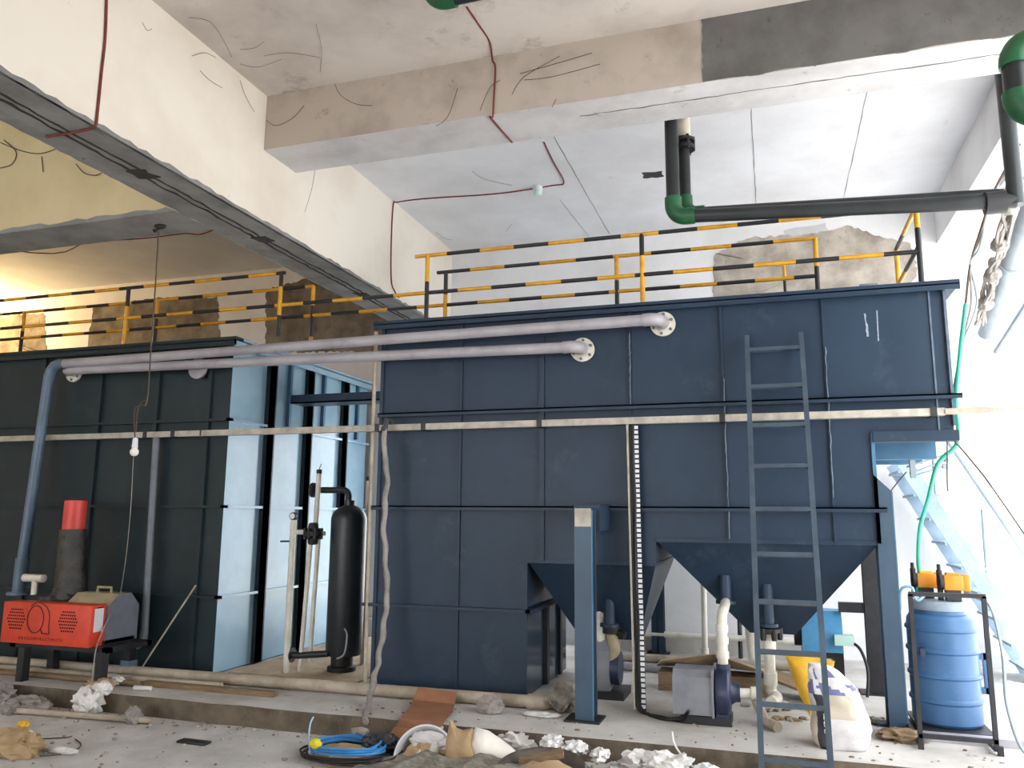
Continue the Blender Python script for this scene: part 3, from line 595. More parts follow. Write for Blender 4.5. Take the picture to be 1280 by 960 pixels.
cable('power_cable', [(-5.39, 5.64, .7), (-5.36, 5.5, .47), (-5.3, 5.42, .3), (-5.3, 5.41, ZP+.01)], .005, 'bag_greyish', 'thin grey cable hanging from grey motor cover to the plinth', 'cable')
cable('power_cable', [P(167, 567, Y=4.93), P(163, 640, Y=5.1), P(157, 700, Y=5.3), P(150, 745, Y=5.55)], .003, 'bag_greyish', 'thin slack wire from hanging bulb down towards the motor cover', 'wire')

# hanging bulb
hb = [P(198, 290, Y=4.92), P(194, 360, Y=4.92), P(189, 430, Y=4.92), P(184, 500, Y=4.92), P(176, 506, Y=4.92), P(168, 515, Y=4.92), P(169, 552, Y=4.92)]
hb[0].z = 3.815
lb_ = thing('hanging_bulb', 'white light bulb hanging on long wire before the left tank', 'light bulb', hb[0])
MB().tube(smoothpath(hb, 6), .0055, 6).tube(smoothpath([hb[3], P(176, 504, Y=4.92), P(172, 515, Y=4.92), P(170, 540, Y=4.92)], 5), .004, 6).build('wire', 'wire_brown', lb_)
MB().tube(smoothpath([hb[0], hb[0]+Vector((-.03, 0, -.05)), hb[0]+Vector((-.05, 0, -.03))], 4), .008, 6).blob(hb[0]+Vector((.01, 0, -.01)), (.05, .03, .025), 3, .3, 2, 2).build('knot', 'rubber_black', lb_)
e = hb[-1]
MB().lathe([(.012, .03), (.019, .02), (.021, -.03), (.024, -.04), (.02, -.045)], e, 'z', 18).build('holder', 'label_white', lb_)
MB().lathe([(.02, -.045)]+[(.03*math.sin(a)+.002, -.08+.032*math.cos(a)) for a in [.7+i*.24 for i in range(10)]], e, 'z', 20).build('bulb', 'bulb_glass', lb_)

# ------------------------------------------------------------------ pumps and pipework under the hoppers
pm = thing('water_pump', 'grey box covered pump with navy casing on plinth behind ladder', 'pump', (-.5, 5.95, ZP))
MB().prism([(5.9, .21), (6.22, .21), (6.22, .47), (6.16, .5), (5.96, .5), (5.9, .46)], 'x', -.71, -.44).build('motor_cover', 'pump_grey', pm, smooth=0)
MB().box((-.445, 5.885, .2), (-.43, 6.23, .51)).build('cover_end', 'pump_grey', pm, smooth=0)
MB().box((-.66, 5.92, ZP), (-.32, 6.15, .2)).build('base_plate', 'steel_black', pm, smooth=0)
cs = MB().lathe([(.08, -.43), (.15, -.42), (.165, -.4), (.165, -.34), (.15, -.325), (.08, -.32), (.06, -.29), (.06, -.26)], (0, 6.03, .35), 'x', 26)
cs.tube([(-.37, 6.03, .48), (-.37, 6.03, .54)], .05, 14).box((-.42, 5.93, .2), (-.33, 6.13, .3)).build('casing', 'pump_navy', pm)
MB().tube([(-.27, 6.03, .35), (-.16, 6.05, .35)], .034, 14).tube([(-.19, 6.045, .35), (-.15, 6.05, .35)], .046, 14).build('suction_nipple', 'pvc_white', pm)
dp = thing('delivery_pipe', 'white plastic pipe rising from grey pump to hopper outlet', 'pipe', (-.37, 6.03, .54))
MB().tube(smoothpath([(-.37, 6.03, .53), (-.37, 6.03, .8), (-.365, 6.06, .88), (-.36, 6.2, .9), (-.36, 6.42, .92)], 6), .036, 14).build('pipe', 'pvc_white', dp)
for z in (.6, .7, .78): MB().tube([(-.37, 6.03, z-.025), (-.37, 6.03, z+.025)], .044, 14).build('coupling', 'pvc_white', dp)
op = thing('outlet_pipe', 'white drop pipe with black valve under right hopper', 'pipe', (-.06, 6.55, ZP))
MB().tube(smoothpath([(-.06, 6.5, .72), (-.06, 6.5, .33), (-.055, 6.49, .28), (-.02, 6.46, .25), (-.06, 6.3, .25)], 6), .04, 14).build('pipe', 'pvc_white', op)
for z in (.56, .33): MB().tube([(-.06, 6.5, z), (-.06, 6.5, z+.09)], .05, 14).build('coupling', 'pvc_white', op)
vv = MB().lathe([(.06, .7), (.085, .71), (.085, .735), (.05, .74)], (-.06, 6.5, 0), 'z', 16)
for k in range(6): a = k*PI/3; vv.lathe([(.018, .655), (.022, .68), (.022, .74)], (-.06+.08*math.cos(a), 6.5+.08*math.sin(a), 0), 'z', 8)
vv.build('valve', 'rubber_black', op)
tag(MB().tube([(-.16, 6.2, .27), (-.1, 6.02, ZP+.035), (-.02, 5.9, ZP+.03)], .035, 12).build('pipe_offcut', 'pvc_beige'), 'short pale pipe offcut lying beside the drop pipe', 'pipe')
bp_ = thing('standing_pipe', 'white upright pipe against back wall seen under hoppers', 'pipe', (-.62, 8.6, .3))
MB().tube([(P(880, 730, Y=8.5).x, 8.5, 1.3), (P(881, 812, Y=8.5).x, 8.5, ZP)], .03, 12).build('pipe', 'pvc_white', bp_)
MB().tube([(P(881, 812, Y=8.5).x, 8.5, ZP+.06), (P(881, 812, Y=8.5).x, 8.5, ZP+.12)], .04, 12).build('coupling', 'pvc_white', bp_)
tag(MB().tube([(-.36, 8.75, 1.3), (-.36, 8.75, ZP)], .022, 8).build('steel_pipe', 'steel_black'), 'dark thin upright pipe against the back wall', 'pipe')
b2 = thing('standing_pipe', 'stubby white pipe with elbow behind the delivery pipe', 'pipe', (-.25, 7.6, ZP))
MB().tube(smoothpath([(-.25, 7.6, 1.0), (-.22, 7.6, .4), (-.2, 7.55, .3), (-.1, 7.5, .28)], 6), .04, 12).build('pipe', 'pvc_white', b2)
p2 = thing('water_pump', 'half hidden grey pump behind front blue column', 'pump', (-1.3, 6.55, ZP))
MB().prism([(6.5, .2), (6.8, .2), (6.8, .5), (6.72, .58), (6.58, .58), (6.5, .5)], 'x', -1.55, -1.27).build('motor_cover', 'pump_grey', p2, smooth=0)
MB().box((-1.55, 6.45, ZP), (-1.15, 6.8, .2)).build('base_plate', 'steel_black', p2, smooth=0)
MB().tube([(-1.27, 6.62, .36), (-1.2, 6.62, .36)], .13, 18).build('casing', 'pump_navy', p2)
MB().tube(smoothpath([(-1.36, 6.6, .5), (-1.36, 6.6, .82), (-1.38, 6.6, .86), (-1.46, 6.6, .87)], 6), .04, 14).tube([(-1.36, 6.6, .58), (-1.36, 6.6, .68)], .05, 14).build('pipe', 'pvc_white', p2)
MB().lathe([(.04, .62), (.075, .63), (.075, .68), (.04, .72)], (-1.27, 6.6, 0), 'z', 14).tube([(-1.27, 6.6, .66), (-1.15, 6.56, .62)], .03, 10).build('valve', 'rubber_black', p2)
MB().tube([(-1.27, 6.6, .62), (-1.24, 6.56, .5), (-1.27, 6.56, .42)], .05, 12).build('elbow', 'cover_dust', p2)
bm_ = thing('blue_motor', 'bright blue electric pump motor behind the yellow sack', 'motor', (.33, 7.5, ZP))
MB().prism([(7.4, .45), (7.75, .45), (7.75, .7), (7.68, .78), (7.47, .78), (7.4, .7)], 'x', .2, .52).build('housing', 'motor_blue', bm_, smooth=0)
MB().tube([(.2, 7.58, .6), (.14, 7.58, .6)], .13, 18).build('coupling_plate', 'rubber_black', bm_)
MB().box((.45, 7.33, .52), (.6, 7.45, .6)).build('terminal_box', 'box_green', bm_, smooth=0)
MB().box((.2, 7.42, .4), (.52, 7.74, .455)).box((.2, 7.42, ZP), (.28, 7.74, .4)).box((.44, 7.42, ZP), (.52, 7.74, .4)).build('pedestal', 'steel_black', bm_, smooth=0)
cable('power_cable', [(.58, 7.36, .55), (.64, 7.3, .5), (.68, 7.25, .35), (.66, 7.2, ZP+.01)], .012, 'rubber_black', 'black cable looping down from blue motor to floor', 'cable')
for i, (xa, xb_, y, z, rr, m, lab) in enumerate(((-1.7, .5, 8.72, .345, .03, 'pvc_white', 'white pipe lying on the ledge at foot of back wall'), (-1.75, .4, 8.2, ZP+.04, .04, 'pvc_beige', 'dusty pipe on the floor behind the hoppers, furthest back'), (-1.7, .1, 7.7, ZP+.035, .035, 'pvc_grey', 'grey pipe on floor under hoppers, nearest the cardboard'))):
    tag(MB().tube([(xa, y, z), (xb_, y+.02, z)], rr, 12).build('loose_pipe', m), lab, 'pipe')
tag(MB().quadplate([(-.9, 6.75, .42), (-.5, 6.95, .46), (-.42, 7.3, .3), (-1.0, 7.2, .3)], .008).quadplate([(-.5, 6.95, .46), (-.1, 6.8, .37), (-.05, 7.25, .3), (-.42, 7.3, .3)], .008).build('cardboard_sheet', 'cardboard_tan', smooth=0), 'folded tan cardboard sheet lying behind grey pump', 'cardboard')
tag(MB().box((-.95, 6.95, ZP), (-.1, 7.2, .29)).build('wooden_crate', 'wood', smooth=0), 'low wooden crate under the folded tan cardboard', 'crate')
tag(MB().bar((-.05, 7.1, .3), (.45, 6.9, ZP+.03), .3, .02).build('plank', 'wood', smooth=0), 'weathered plank resting among rubbish under the right hopper', 'plank')

# ------------------------------------------------------------------ cement sack
sk = thing('cement_sack', 'white woven sack with blue print standing by ladder foot', 'sack', (.37, 5.66, ZP))
vs = []; fs = []; mi = []; nu, nv = 40, 30
for j in range(nv+1):
    t = j/nv; z = ZP+.5*t; pl_, pr_ = [(0, .2), (.25, .185), (.5, .19), (.7, .17), (.9, .165), (1, .19)], [(0, .49), (.12, .515), (.35, .515), (.5, .5), (.65, .465), (.8, .415), (.92, .345), (1, .28)]
    def ip(l):
        for (a, b), (c_, d_) in zip(l, l[1:]):
            if t <= c_: return b+(d_-b)*(t-a)/(c_-a)
        return l[-1][1]
    le, ri = ip(pl_), ip(pr_); w = (ri-le)/2; cx = (ri+le)/2; d = .125*(1 if t < .4 else 1-.8*((t-.4)/.6)**1.3)
    if j == 0: w *= .93; d *= .93
    for i in range(nu):
        a = 2*PI*i/nu; c, s = math.cos(a), math.sin(a); q = .62
        x = cx+w*math.copysign(abs(c)**q, c); y = 5.69+d*math.copysign(abs(s)**q, s)
        k = noise.noise(Vector((x*9, y*9, z*9)))*.022+(.3-abs(noise.noise(Vector((x*16, y*16, z*20)))))*.022
        vs.append((x+c*k, y+s*k, z+(noise.noise(Vector((x*8, y*8, 3)))*.06*max(0, t-.5))))
for j in range(nv):
    for i in range(nu):
        fs.append((j*nu+i, j*nu+(i+1) % nu, (j+1)*nu+(i+1) % nu, (j+1)*nu+i)); t = j/nv; a = (i+.5)/nu
        m = 0
        if noise.noise(Vector((a*14, t*7, 1.3))) > .12 and .5 < a < .98 and t > .6: m = 1
        if .63 < a < .69 and t < .62: m = 2
        if .7 < a < .82 and .36 < t < .62: m = 3
        if .5 < a < .63 and t < .5: m = 3
        mi.append(m)
fs += [tuple(range(nu-1, -1, -1)), tuple(nv*nu+i for i in range(nu))]; mi += [0, 0]
b = MB(); b.add(vs, fs); b.m = mi; b.build('bag', ['sack_white', 'sack_blue', 'sack_black', 'sack_tan'], sk, smooth=60)
b = MB(); text_mb(b, 'JUBEM', .052, Matrix.Translation((.272, 5.556, ZP+.17)) @ Matrix.Rotation(math.radians(-8), 4, 'Z') @ Matrix.Rotation(PI/2, 4, 'X') @ Matrix.Rotation(PI/2, 4, 'Z'), depth=.006)
b.build('lettering', 'label_white', sk)

# ------------------------------------------------------------------ blue drum, stand, dosing pumps
dc = Vector((1.075, 6.33)); zd = .2
dr = thing('plastic_drum', 'blue ribbed plastic drum standing on black steel frame', 'drum', (dc.x, dc.y, zd))
R_ = .215; pr = [(R_-.02, 0), (R_, .02)]
for z in (.16, .32, .48, .62): pr += [(R_, z-.02), (R_+.012, z-.008), (R_+.012, z+.008), (R_, z+.02)]
pr += [(R_-.004, .68), (R_-.02, .705), (R_-.05, .715), (R_-.055, .75)]
MB().lathe([(a, zd+z) for a, z in pr], (dc.x, dc.y, 0), 'z', 40).build('body', 'drum_blue', dr)
MB().lathe([(R_-.06, .735), (R_-.04, .74), (R_-.04, .78), (R_-.055, .8), (.02, .805)], (dc.x, dc.y, zd), 'z', 40).build('lid', 'drum_lid', dr)
MB().box((dc.x-.17, dc.y-.216, zd+.45), (dc.x-.14, dc.y-.15, zd+.5)).build('label', 'pump_navy', dr, smooth=0)
MB().box((dc.x+.2, dc.y-.02, zd+.42), (dc.x+.26, dc.y+.02, zd+.46)).box((dc.x+.2, dc.y-.02, zd+.2), (dc.x+.26, dc.y+.02, zd+.24)).box((dc.x+.24, dc.y-.02, zd+.2), (dc.x+.265, dc.y+.02, zd+.46)).build('grip', 'drum_blue', dr, smooth=0)
st = thing('drum_stand', 'black steel angle frame around the blue drum', 'stand', (1.05, 6.0, ZP))
sx0, sx1, sy0, sy1 = .82, 1.235, 5.78, 6.62; zt, zb_ = 1.08, .2
w_ = .026
for x in (sx0, sx1):
    MB().bar((x, sy0, .18), (x, sy0, zt), w_, w_, (0, 1, 0)).build('upright', 'steel_black', st, smooth=0)
    MB().bar((x, sy0, zb_-.02), (x, sy1, zb_-.02), w_, w_).build('side_bar', 'steel_black', st, smooth=0)
for z in (zt, .225): MB().bar((sx0-.01, sy0, z), (sx1+.01, sy0, z), w_, w_).build('cross_bar', 'steel_black', st, smooth=0)
MB().bar((sx0, sy1, zb_-.02), (sx1, sy1, zb_-.02), w_, w_).build('cross_bar', 'steel_black', st, smooth=0)
for x, y in ((sx0, sy0-.0), (sx1+.02, sy0-.0), (sx0, sy1), (sx1, sy1)): MB().bar((x, y, 0 if x > 2 else ZP), (x, y, .2), .03, .03, (0, 1, 0)).build('leg', 'steel_black', st, smooth=0)
MB().box((.86, 6.05, .182), (1.3, 6.6, .198)).build('shelf', 'steel_black', st, smooth=0)
dx = dc.x; zt2 = zd+.805
def dose(x, y, lab, yel):
    t = thing('dosing_pump', lab, 'dosing pump', (x, y, zt2), 'orange dosing pumps on the drum')
    MB().box((x-.04, y-.04, zt2), (x+.05, y+.04, zt2+.07)).build('bracket', 'steel_black', t, smooth=0)
    MB().box((x-.05, y-.045, zt2+.07), (x+.07, y+.045, zt2+.17), c=.008).box((x+.065, y-.04, zt2+.065), (x+.11, y+.04, zt2+.175), c=.006).build('housing', 'pump_orange', t)
    MB().box((x-.03, y-.03, zt2+.17), (x+.05, y+.03, zt2+.185)).build('top_cover', 'pump_yellow' if yel else 'pump_orange', t, smooth=0)
    MB().lathe([(.05, -.05), (.055, -.06), (.055, -.075), (.03, -.085)], (x, y, zt2+.12), 'x', 16).tube([(x-.07, y, zt2+.0), (x-.07, y, zt2+.2)], .018, 10).tube([(x-.07, y, zt2+.18), (x-.07, y, zt2+.24)], .012, 8).build('pump_head', 'rubber_black', t)
dose(1.15, 6.27, 'orange dosing pump on front of the blue drum lid', False); dose(1.01, 6.43, 'orange dosing pump with yellow top, further back on drum lid', True)
hg = [Vector((1.29, 6.42, 2.1)), P(1172, 580, Y=6.5), P(1160, 625, Y=6.6), P(1150, 660, Y=6.5), P(1148, 700, Y=6.45), P(1150, 725, Y=6.42), Vector((.96, 6.42, zt2+.05)), Vector((1.0, 6.42, zt2+.0))]
cable('green_hose', [P(1207, 380, Y=6.6), P(1200, 440, Y=6.5), P(1195, 500, Y=6.4)]+hg, .014, 'hose_green', 'green hose curving down to the orange dosing pumps', 'hose')
cable('clear_tube', [Vector((1.06, 6.3, zt2+.04)), Vector((.98, 6.2, zt2+.04)), Vector((.92, 6.2, zt2+.0)), Vector((.9, 6.25, zt2+.08)), Vector((.84, 6.3, zt2+.06)), Vector((.83, 6.35, zt2-.08))], .009, 'hose_clear', 'clear dosing tube looping over the drum lid left edge', 'tube')
cable('grey_cable', [Vector((1.23, 6.28, zt2+.06)), Vector((1.28, 6.2, zt2+.03)), Vector((1.33, 6.05, zt2-.02)), Vector((1.36, 6.0, zt2-.3)), Vector((1.34, 5.9, .4)), Vector((1.4, 5.8, ZP+.01)), Vector((1.6, 5.75, ZP+.01))], .01, 'grey_drain', 'grey cable hanging from front dosing pump past the stand', 'cable')

# ------------------------------------------------------------------ stair and cable bracket beyond the drum
sa = thing('steel_stair', 'pale steel stair climbing left along back wall beyond drum', 'stair', (1.6, 8.45, ZP))
A1, A2 = P(1128, 575, Y=8.2), P(1290, 822, Y=8.2); dS = (A2-A1)
endt = (ZP-A1.z)/dS.z
for y, m in ((8.2, 'stair_steel'), (8.85, 'stair_steel')): MB().bar((A1.x, y, A1.z), (A1.x+dS.x*endt, y, ZP), .012, .13, (0, 0, 1)).build('stringer', m, sa, smooth=0)
for i in range(9):
    t = (i+.5)/9*endt; c = A1+dS*t; MB().box((c.x-.1, 8.2, c.z-.012), (c.x+.12, 8.85, c.z+.012)).build('tread', 'stair_steel', sa, smooth=0)
MB().tube([(A1.x+.25, 8.22, A1.z+.45), (A1.x+dS.x*endt+.25, 8.22, ZP+.45)], .02, 8).build('handrail', 'stair_steel', sa)
for t in (.25, .6, .95): c = A1+dS*(t*endt); MB().tube([(c.x, 8.22, c.z), (c.x+.01, 8.22, c.z+.72)], .015, 8).build('baluster', 'stair_steel', sa)
br = thing('cable_bracket', 'small grey bracket with three pins fixed under tank right end', 'bracket', (1.2, 7.0, 1.95))
for a, b in (((1133, 584), (1182, 568)), ((1137, 592), (1183, 575)), ((1140, 596), (1180, 583))):
    p, q = P(*a, Y=7.0), P(*b, Y=7.0); MB().tube([p, q], .008, 8).lathe([(.02, -.01), (.02, .015)], q, 'x', 10).build('pin', 'grey_drain', br)
p = P(1141, 588, Y=7.0); MB().box((p.x-.02, 6.98, p.z-.06), (p.x+.02, 7.02, 2.1)).build('plate', 'grey_drain', br, smooth=0)
cable('thin_wire', [(1.23, 6.24, 2.1), P(1230, 595, Y=6.24), P(1282, 670, Y=6.24)], .006, 'wire_brown', 'straight stay wire slanting down from tank lower right corner', 'wire', sub=2)
cable('thin_wire', [P(1133, 590, Y=7.0), P(1115, 612, Y=7.0), P(1098, 640, Y=7.0)], .005, 'wire_brown', 'thin wire drooping left from the small grey bracket', 'wire')
cable('thin_wire', [P(1184, 548, Y=6.3), P(1184, 600, Y=6.3), P(1185, 614, Y=6.3)], .005, 'wire_brown', 'short wire hanging straight below tank right end', 'wire')

# ------------------------------------------------------------------ black and green overhead pipes
def elbow(mb, c, d0, d1, r, leg=.06):
    c, d0, d1 = Vector(c), Vector(d0), Vector(d1); R = r*1.5
    mb.tube([c+d0*(R+leg)]+[c+d0*R*(1-math.sin(a))+d1*R*(1-math.cos(a)) for a in [i*PI/16 for i in range(9)]]+[c+d1*(R+leg)], r, 18)
X, Yv, Z = Vector((1, 0, 0)), Vector((0, 1, 0)), Vector((0, 0, 1))
py = 5.72; c0 = P(842, 272, Y=py)
o1 = thing('overhead_pipe', 'black pipe with green elbow dropping from the cross beam and running right', 'pipe', c0)
MB().tube([(c0.x, py, 4.85), (c0.x, py, c0.z+.1)], .05, 18).build('pipe', 'pp_black', o1)
m = MB(); elbow(m, c0, Z, X, .062); m.build('elbow', 'pp_green', o1)
e1 = P(1270, 251, Y=py)
MB().tube([(c0.x+.1, py, c0.z), (e1.x, py, e1.z)], .05, 18).build('pipe', 'pp_black', o1)
MB().tube([(e1.x-.18, py, e1.z), (e1.x-.06, py, e1.z)], .075, 18).build('coupling', 'steel_black', o1)
MB().tube([(e1.x, py, e1.z-.03), (e1.x+.0, py, ZC)], .05, 18).build('riser', 'pp_black', o1)
py2 = 5.95; c1 = P(857, 268, Y=py2)
o2 = thing('overhead_pipe', 'second black pipe behind it with white upper half and flange', 'pipe', c1)
zf_ = P(858, 180, Y=py2).z
MB().tube([(c1.x, py2, ZC), (c1.x, py2, zf_)], .056, 18).build('white_pipe', 'pvc_white', o2)
fl = MB().lathe([(.05, zf_-.05), (.085, zf_-.05), (.085, zf_-.02), (.06, zf_-.015), (.06, zf_+.01), (.088, zf_+.01), (.088, zf_+.035), (.05, zf_+.04)], (c1.x, py2, 0), 'z', 20)
for k in range(6): a = k*PI/3; fl.lathe([(.012, zf_-.065), (.012, zf_+.05)], (c1.x+.075*math.cos(a), py2+.075*math.sin(a), 0), 'z', 6)
fl.build('flange', 'rubber_black', o2)
MB().tube([(c1.x, py2, zf_), (c1.x, py2, c1.z+.08)], .046, 18).build('pipe', 'pp_black', o2)
m = MB(); elbow(m, c1, Z, X, .056); m.build('elbow', 'pp_green', o2)
MB().tube([(c1.x+.1, py2, c1.z), (1.6, py2, c1.z-.1)], .046, 18).build('pipe', 'pp_black', o2)
py3 = 4.1; a = P(1265, 55, Y=py3); b_ = P(1265, 146, Y=py3)
o3 = thing('overhead_pipe', 'thick green elbowed pipe loop at upper right edge', 'pipe', b_)
m = MB(); elbow(m, (a.x, py3, a.z), -Z, X, .066, .02); m.build('elbow', 'pp_green', o3)
m = MB(); elbow(m, (a.x, py3, b_.z), Z, X, .066, .02); m.build('elbow', 'pp_green', o3)
MB().tube([(a.x, py3, a.z-.1), (a.x, py3, b_.z+.1)], .055, 20).build('pipe', 'pp_black', o3)
for z in (a.z, b_.z): MB().tube([(a.x+.12, py3, z), (1.75, py3, z)], .055, 20).build('pipe', 'pp_black', o3)
c4 = P(540, 2, Y=4.0)
o4 = thing('overhead_pipe', 'black pipe with green elbow at top edge near ceiling', 'pipe', c4)
m = MB(); elbow(m, c4, Z, X, .06); m.build('elbow', 'pp_green', o4)
MB().tube([(c4.x, 4, c4.z+.1), (c4.x, 4, ZC)], .048, 16).build('pipe', 'pp_black', o4)
MB().tube([c4+X*.1, (1.7, 4.0, c4.z+.02)], .048, 16).build('pipe', 'pp_black', o4)
# rainwater pipe and cables at the open right edge
ga, gb = Vector((2.12, 6.6, 4.3)), Vector((2.16, 9.0, 3.42))
o5 = thing('rainwater_pipe', 'pale grey sloping drain pipe along open right edge of roof', 'pipe', gb)
MB().tube([ga, gb], .08, 18).build('pipe', 'grey_drain', o5)
mm = ga.lerp(gb, .55); MB().tube([mm, mm+(gb-ga).normalized()*.16], .1, 18).build('coupling', 'grey_drain', o5)
cable('slim_pipe', [Vector((2.6, 7.2, 4.15)), Vector((2.2, 8.9, 3.2))], .03, 'grey_drain', 'slim grey pipe slanting below the sloping drain pipe', 'pipe', sub=2)
for i, off in enumerate((0, .05, .1)):
    cable('loose_cable', [P(1275, 180+8*i, Y=6.4), P(1255, 215+6*i, Y=6.4), P(1240, 245, Y=6.4+off), P(1225, 290+9*i, Y=6.6), P(1213, 330, Y=6.9), P(1207+7*i, 380, Y=6.9), P(1200, 440, Y=6.8), P(1190+3*i, 500, Y=6.7)], .009, ('wire_brown', 'bag_greyish', 'grey_drain')[i],
          ('brown loose cable hanging at open right edge beside tank top', 'grey loose cable hanging at open right edge beside tank top', 'pale loose cable hanging at open right edge beside tank top')[i], 'cable', 'cables hanging at the right edge')
cb = MB()
for k in range(7):
    rg = random.Random(k+50); cb.tube(smoothpath([Vector((1.9+.13*t/9+rg.uniform(-.05, .05), 6.7+1.95*t/9, 4.14-.66*t/9+rg.uniform(-.06, .05))) for t in range(10)], 5), .012+.006*rg.random(), 6)
for t in (.15, .4, .62, .85): cb.blob((1.9+.13*t, 6.7+1.95*t, 4.13-.66*t), (.07, .1, .07), int(t*20), .25, 1.6, 3)
tag(cb.build('cable_bundle', 'bag_greyish'), 'ragged bundle of cables tied along the sloping drain pipe', 'cable bundle')

# ------------------------------------------------------------------ ceiling wiring
jb = P(672, 238, Z=ZC-.04)
j = thing('junction_box', 'small white and green round ceiling box on red wire', 'junction box', (jb.x, jb.y, ZC))
MB().lathe([(.05, ZC), (.05, ZC-.05), (.045, ZC-.055)], (jb.x, jb.y, 0), 'z', 18).build('box', 'label_white', j)
MB().lathe([(.046, ZC-.055), (.04, ZC-.09), (.03, ZC-.1)], (jb.x, jb.y, 0), 'z', 18).build('cover', 'box_green', j)
zc2 = ZC-.006
cable('ceiling_wire', [P(680, 178, Z=zc2), P(692, 203, Z=zc2), P(705, 228, Z=zc2), P(690, 232, Z=zc2), P(640, 240, Z=zc2), P(600, 244, Z=zc2), P(550, 247, Z=zc2), P(515, 250, Z=zc2), P(496, 253, Z=zc2), Vector((XR+.01, 7.34, ZC-.05)), Vector((XR+.008, 7.33, 4.4)), Vector((XR+.008, 7.36, 4.0)), Vector((XR+.008, 7.45, 3.9)), Vector((XR+.008, 7.55, 3.86))], .007, 'cable_red', 'red wire crossing the right bay ceiling through junction box to main beam', 'wire', sub=5)
yq = CY0-.012
cable('ceiling_wire', [P(583, 8, Z=zc2), P(600, 33, Z=zc2), P(612, 52, Z=zc2), Vector((-1.8, yq, ZC-.04)), P(619, 85, Y=yq), P(617, 125, Y=yq), P(616, 146, Y=yq), Vector((-1.82, CY0+.03, CBZ-.01)), P(640, 178, Z=CBZ-.01)], .007, 'cable_red', 'red wire running down the stained face of the cross beam', 'wire', sub=5)
xq = XR+.008
cable('ceiling_wire', [Vector((xq, 3.42, ZC-.02)), P(132, 40, X=xq), P(127, 90, X=xq), P(122, 140, X=xq), P(120, 156, X=xq), Vector((XR-.03, 3.46, ZB-.012)), P(95, 165, Z=ZB-.014), P(58, 171, Z=ZB-.014)], .008, 'cable_red', 'red wire coming down the cream main beam at upper left', 'wire', sub=5)
cable('ceiling_wire', [Vector((-9.6, 5.2, 4.6)), P(40, 316, Z=4.55), P(110, 303, Z=4.55), P(180, 298, Z=4.55), P(230, 292, Z=4.55), P(250, 293, Z=4.55), P(270, 286, Z=4.55)], .007, 'cable_red', 'rust red wire strung behind the left bay beam', 'wire', sub=5)
for i, lst in enumerate((((5, 175), (20, 190), (15, 205), (0, 210)), ((0, 178), (25, 188), (50, 192), (75, 184)), ((52, 196), (54, 215)), ((95, 205), (105, 216), (120, 219), (133, 212)))):
    cw = MB().tube(smoothpath([P(x, y, Y=4.7) for x, y in lst], 5), .004, 5)
    tag(cw.build('loose_string', 'wire_brown'), ('curled string at left edge of the left bay beam', 'long string sagging on the yellowish left bay beam', 'short string hanging on the left bay beam', 'looped string beside main beam on the left bay beam')[i], 'string', 'strings on the left bay beam')

# ------------------------------------------------------------------ pipes along the plinth
def lying(name, p, r, m, lab, cat='pipe'): return tag(MB().tube(p, r, 14).build(name, m), lab, cat)
lying('loose_pipe', [(-7.4, 5.88, ZP+.05), (-4.5, 5.92, ZP+.05), (-1.75, 5.98, ZP+.05)], .045, 'pvc_beige', 'long beige pipe lying on plinth in front of both tanks')
tag(MB().tube([(-1.78, 5.98, ZP+.05), (-1.66, 5.98, ZP+.05), (-1.6, 6.04, ZP+.055), (-1.6, 6.16, ZP+.06)], .056, 14).build('pipe_elbow', 'pvc_beige'), 'beige elbow at the end of long pipe near front column', 'pipe fitting')
lying('loose_pipe', [(-7.3, 5.74, ZP+.03), (-4.3, 5.74, ZP+.03)], .028, 'pvc_beige', 'second beige pipe on plinth, nearer the kerb than long one')
lying('loose_pipe', [(-7.2, 5.62, ZP+.025), (-5.0, 5.6, ZP+.025)], .022, 'wood', 'brownish thin pipe on plinth under the orange blower')
tag(MB().box((-5.0, 5.64, ZP), (-3.75, 5.71, ZP+.04)).build('plank', 'wood', smooth=0), 'grey timber batten on plinth below the left tank', 'batten')
tag(MB().box((-4.7, 6.35, ZP), (-3.4, 8.6, ZP+.012)).build('ply_sheet', 'cardboard_tan', smooth=0), 'pale flat sheet on floor in the gap between tanks', 'sheet')
lying('loose_pipe', [(-6.3, 5.02, .028), (-4.45, 5.16, .028)], .022, 'pvc_beige', 'pale pipe lying on the floor at lower left')
tag(MB().box((-3.95, 4.82, 0), (-3.72, 4.9, .018), c=.006).build('metal_scrap', 'steel_black'), 'dark flat metal scrap lying on the bare floor', 'scrap')

# ------------------------------------------------------------------ rubbish
def bag(c, size, seed, m, lab, cat='plastic bag', amp=.4, flat=0, name='plastic_bag', group=None, sub=4):
    return tag(MB().blob(c, size, seed, amp*1.15, 1.45, sub, 0, flat).build(name, m, smooth=30), lab, cat, group)
bag((-5.12, 5.22, .1), (.11, .08, .1), 3, 'bag_white', 'white crumpled plastic bag against the kerb left of centre', amp=.6)
bag((-5.02, 5.24, .2), (.07, .05, .05), 8, 'bag_white', 'small white bag scrap atop the crumpled bag', flat=None)
bag((-4.62, 5.15, .04), (.06, .05, .07), 5, 'bag_greyish', 'small grey crumpled wrapper at end of floor pipe', amp=.6, name='wrapper', cat='wrapper')
bag((-6.05, 5.15, .07), (.22, .12, .12), 6, 'bag_greyish', 'heap of grey plastic film below orange blower', amp=.55)
bag((-5.65, 5.18, .04), (.16, .08, .07), 9, 'bag_greyish', 'low grey plastic film right of larger grey heap', amp=.55)
bag((-5.72, 5.05, .05), (.07, .06, .06), 12, 'bag_greyish', 'grey rounded plastic lump in front of film heap', amp=.3)
bag((-5.28, 5.48, ZP+.03), (.12, .06, .04), 13, 'bag_tan', 'tan paper scraps on plinth beside blower leg', flat=ZP, amp=.5, name='paper_scrap', cat='paper')
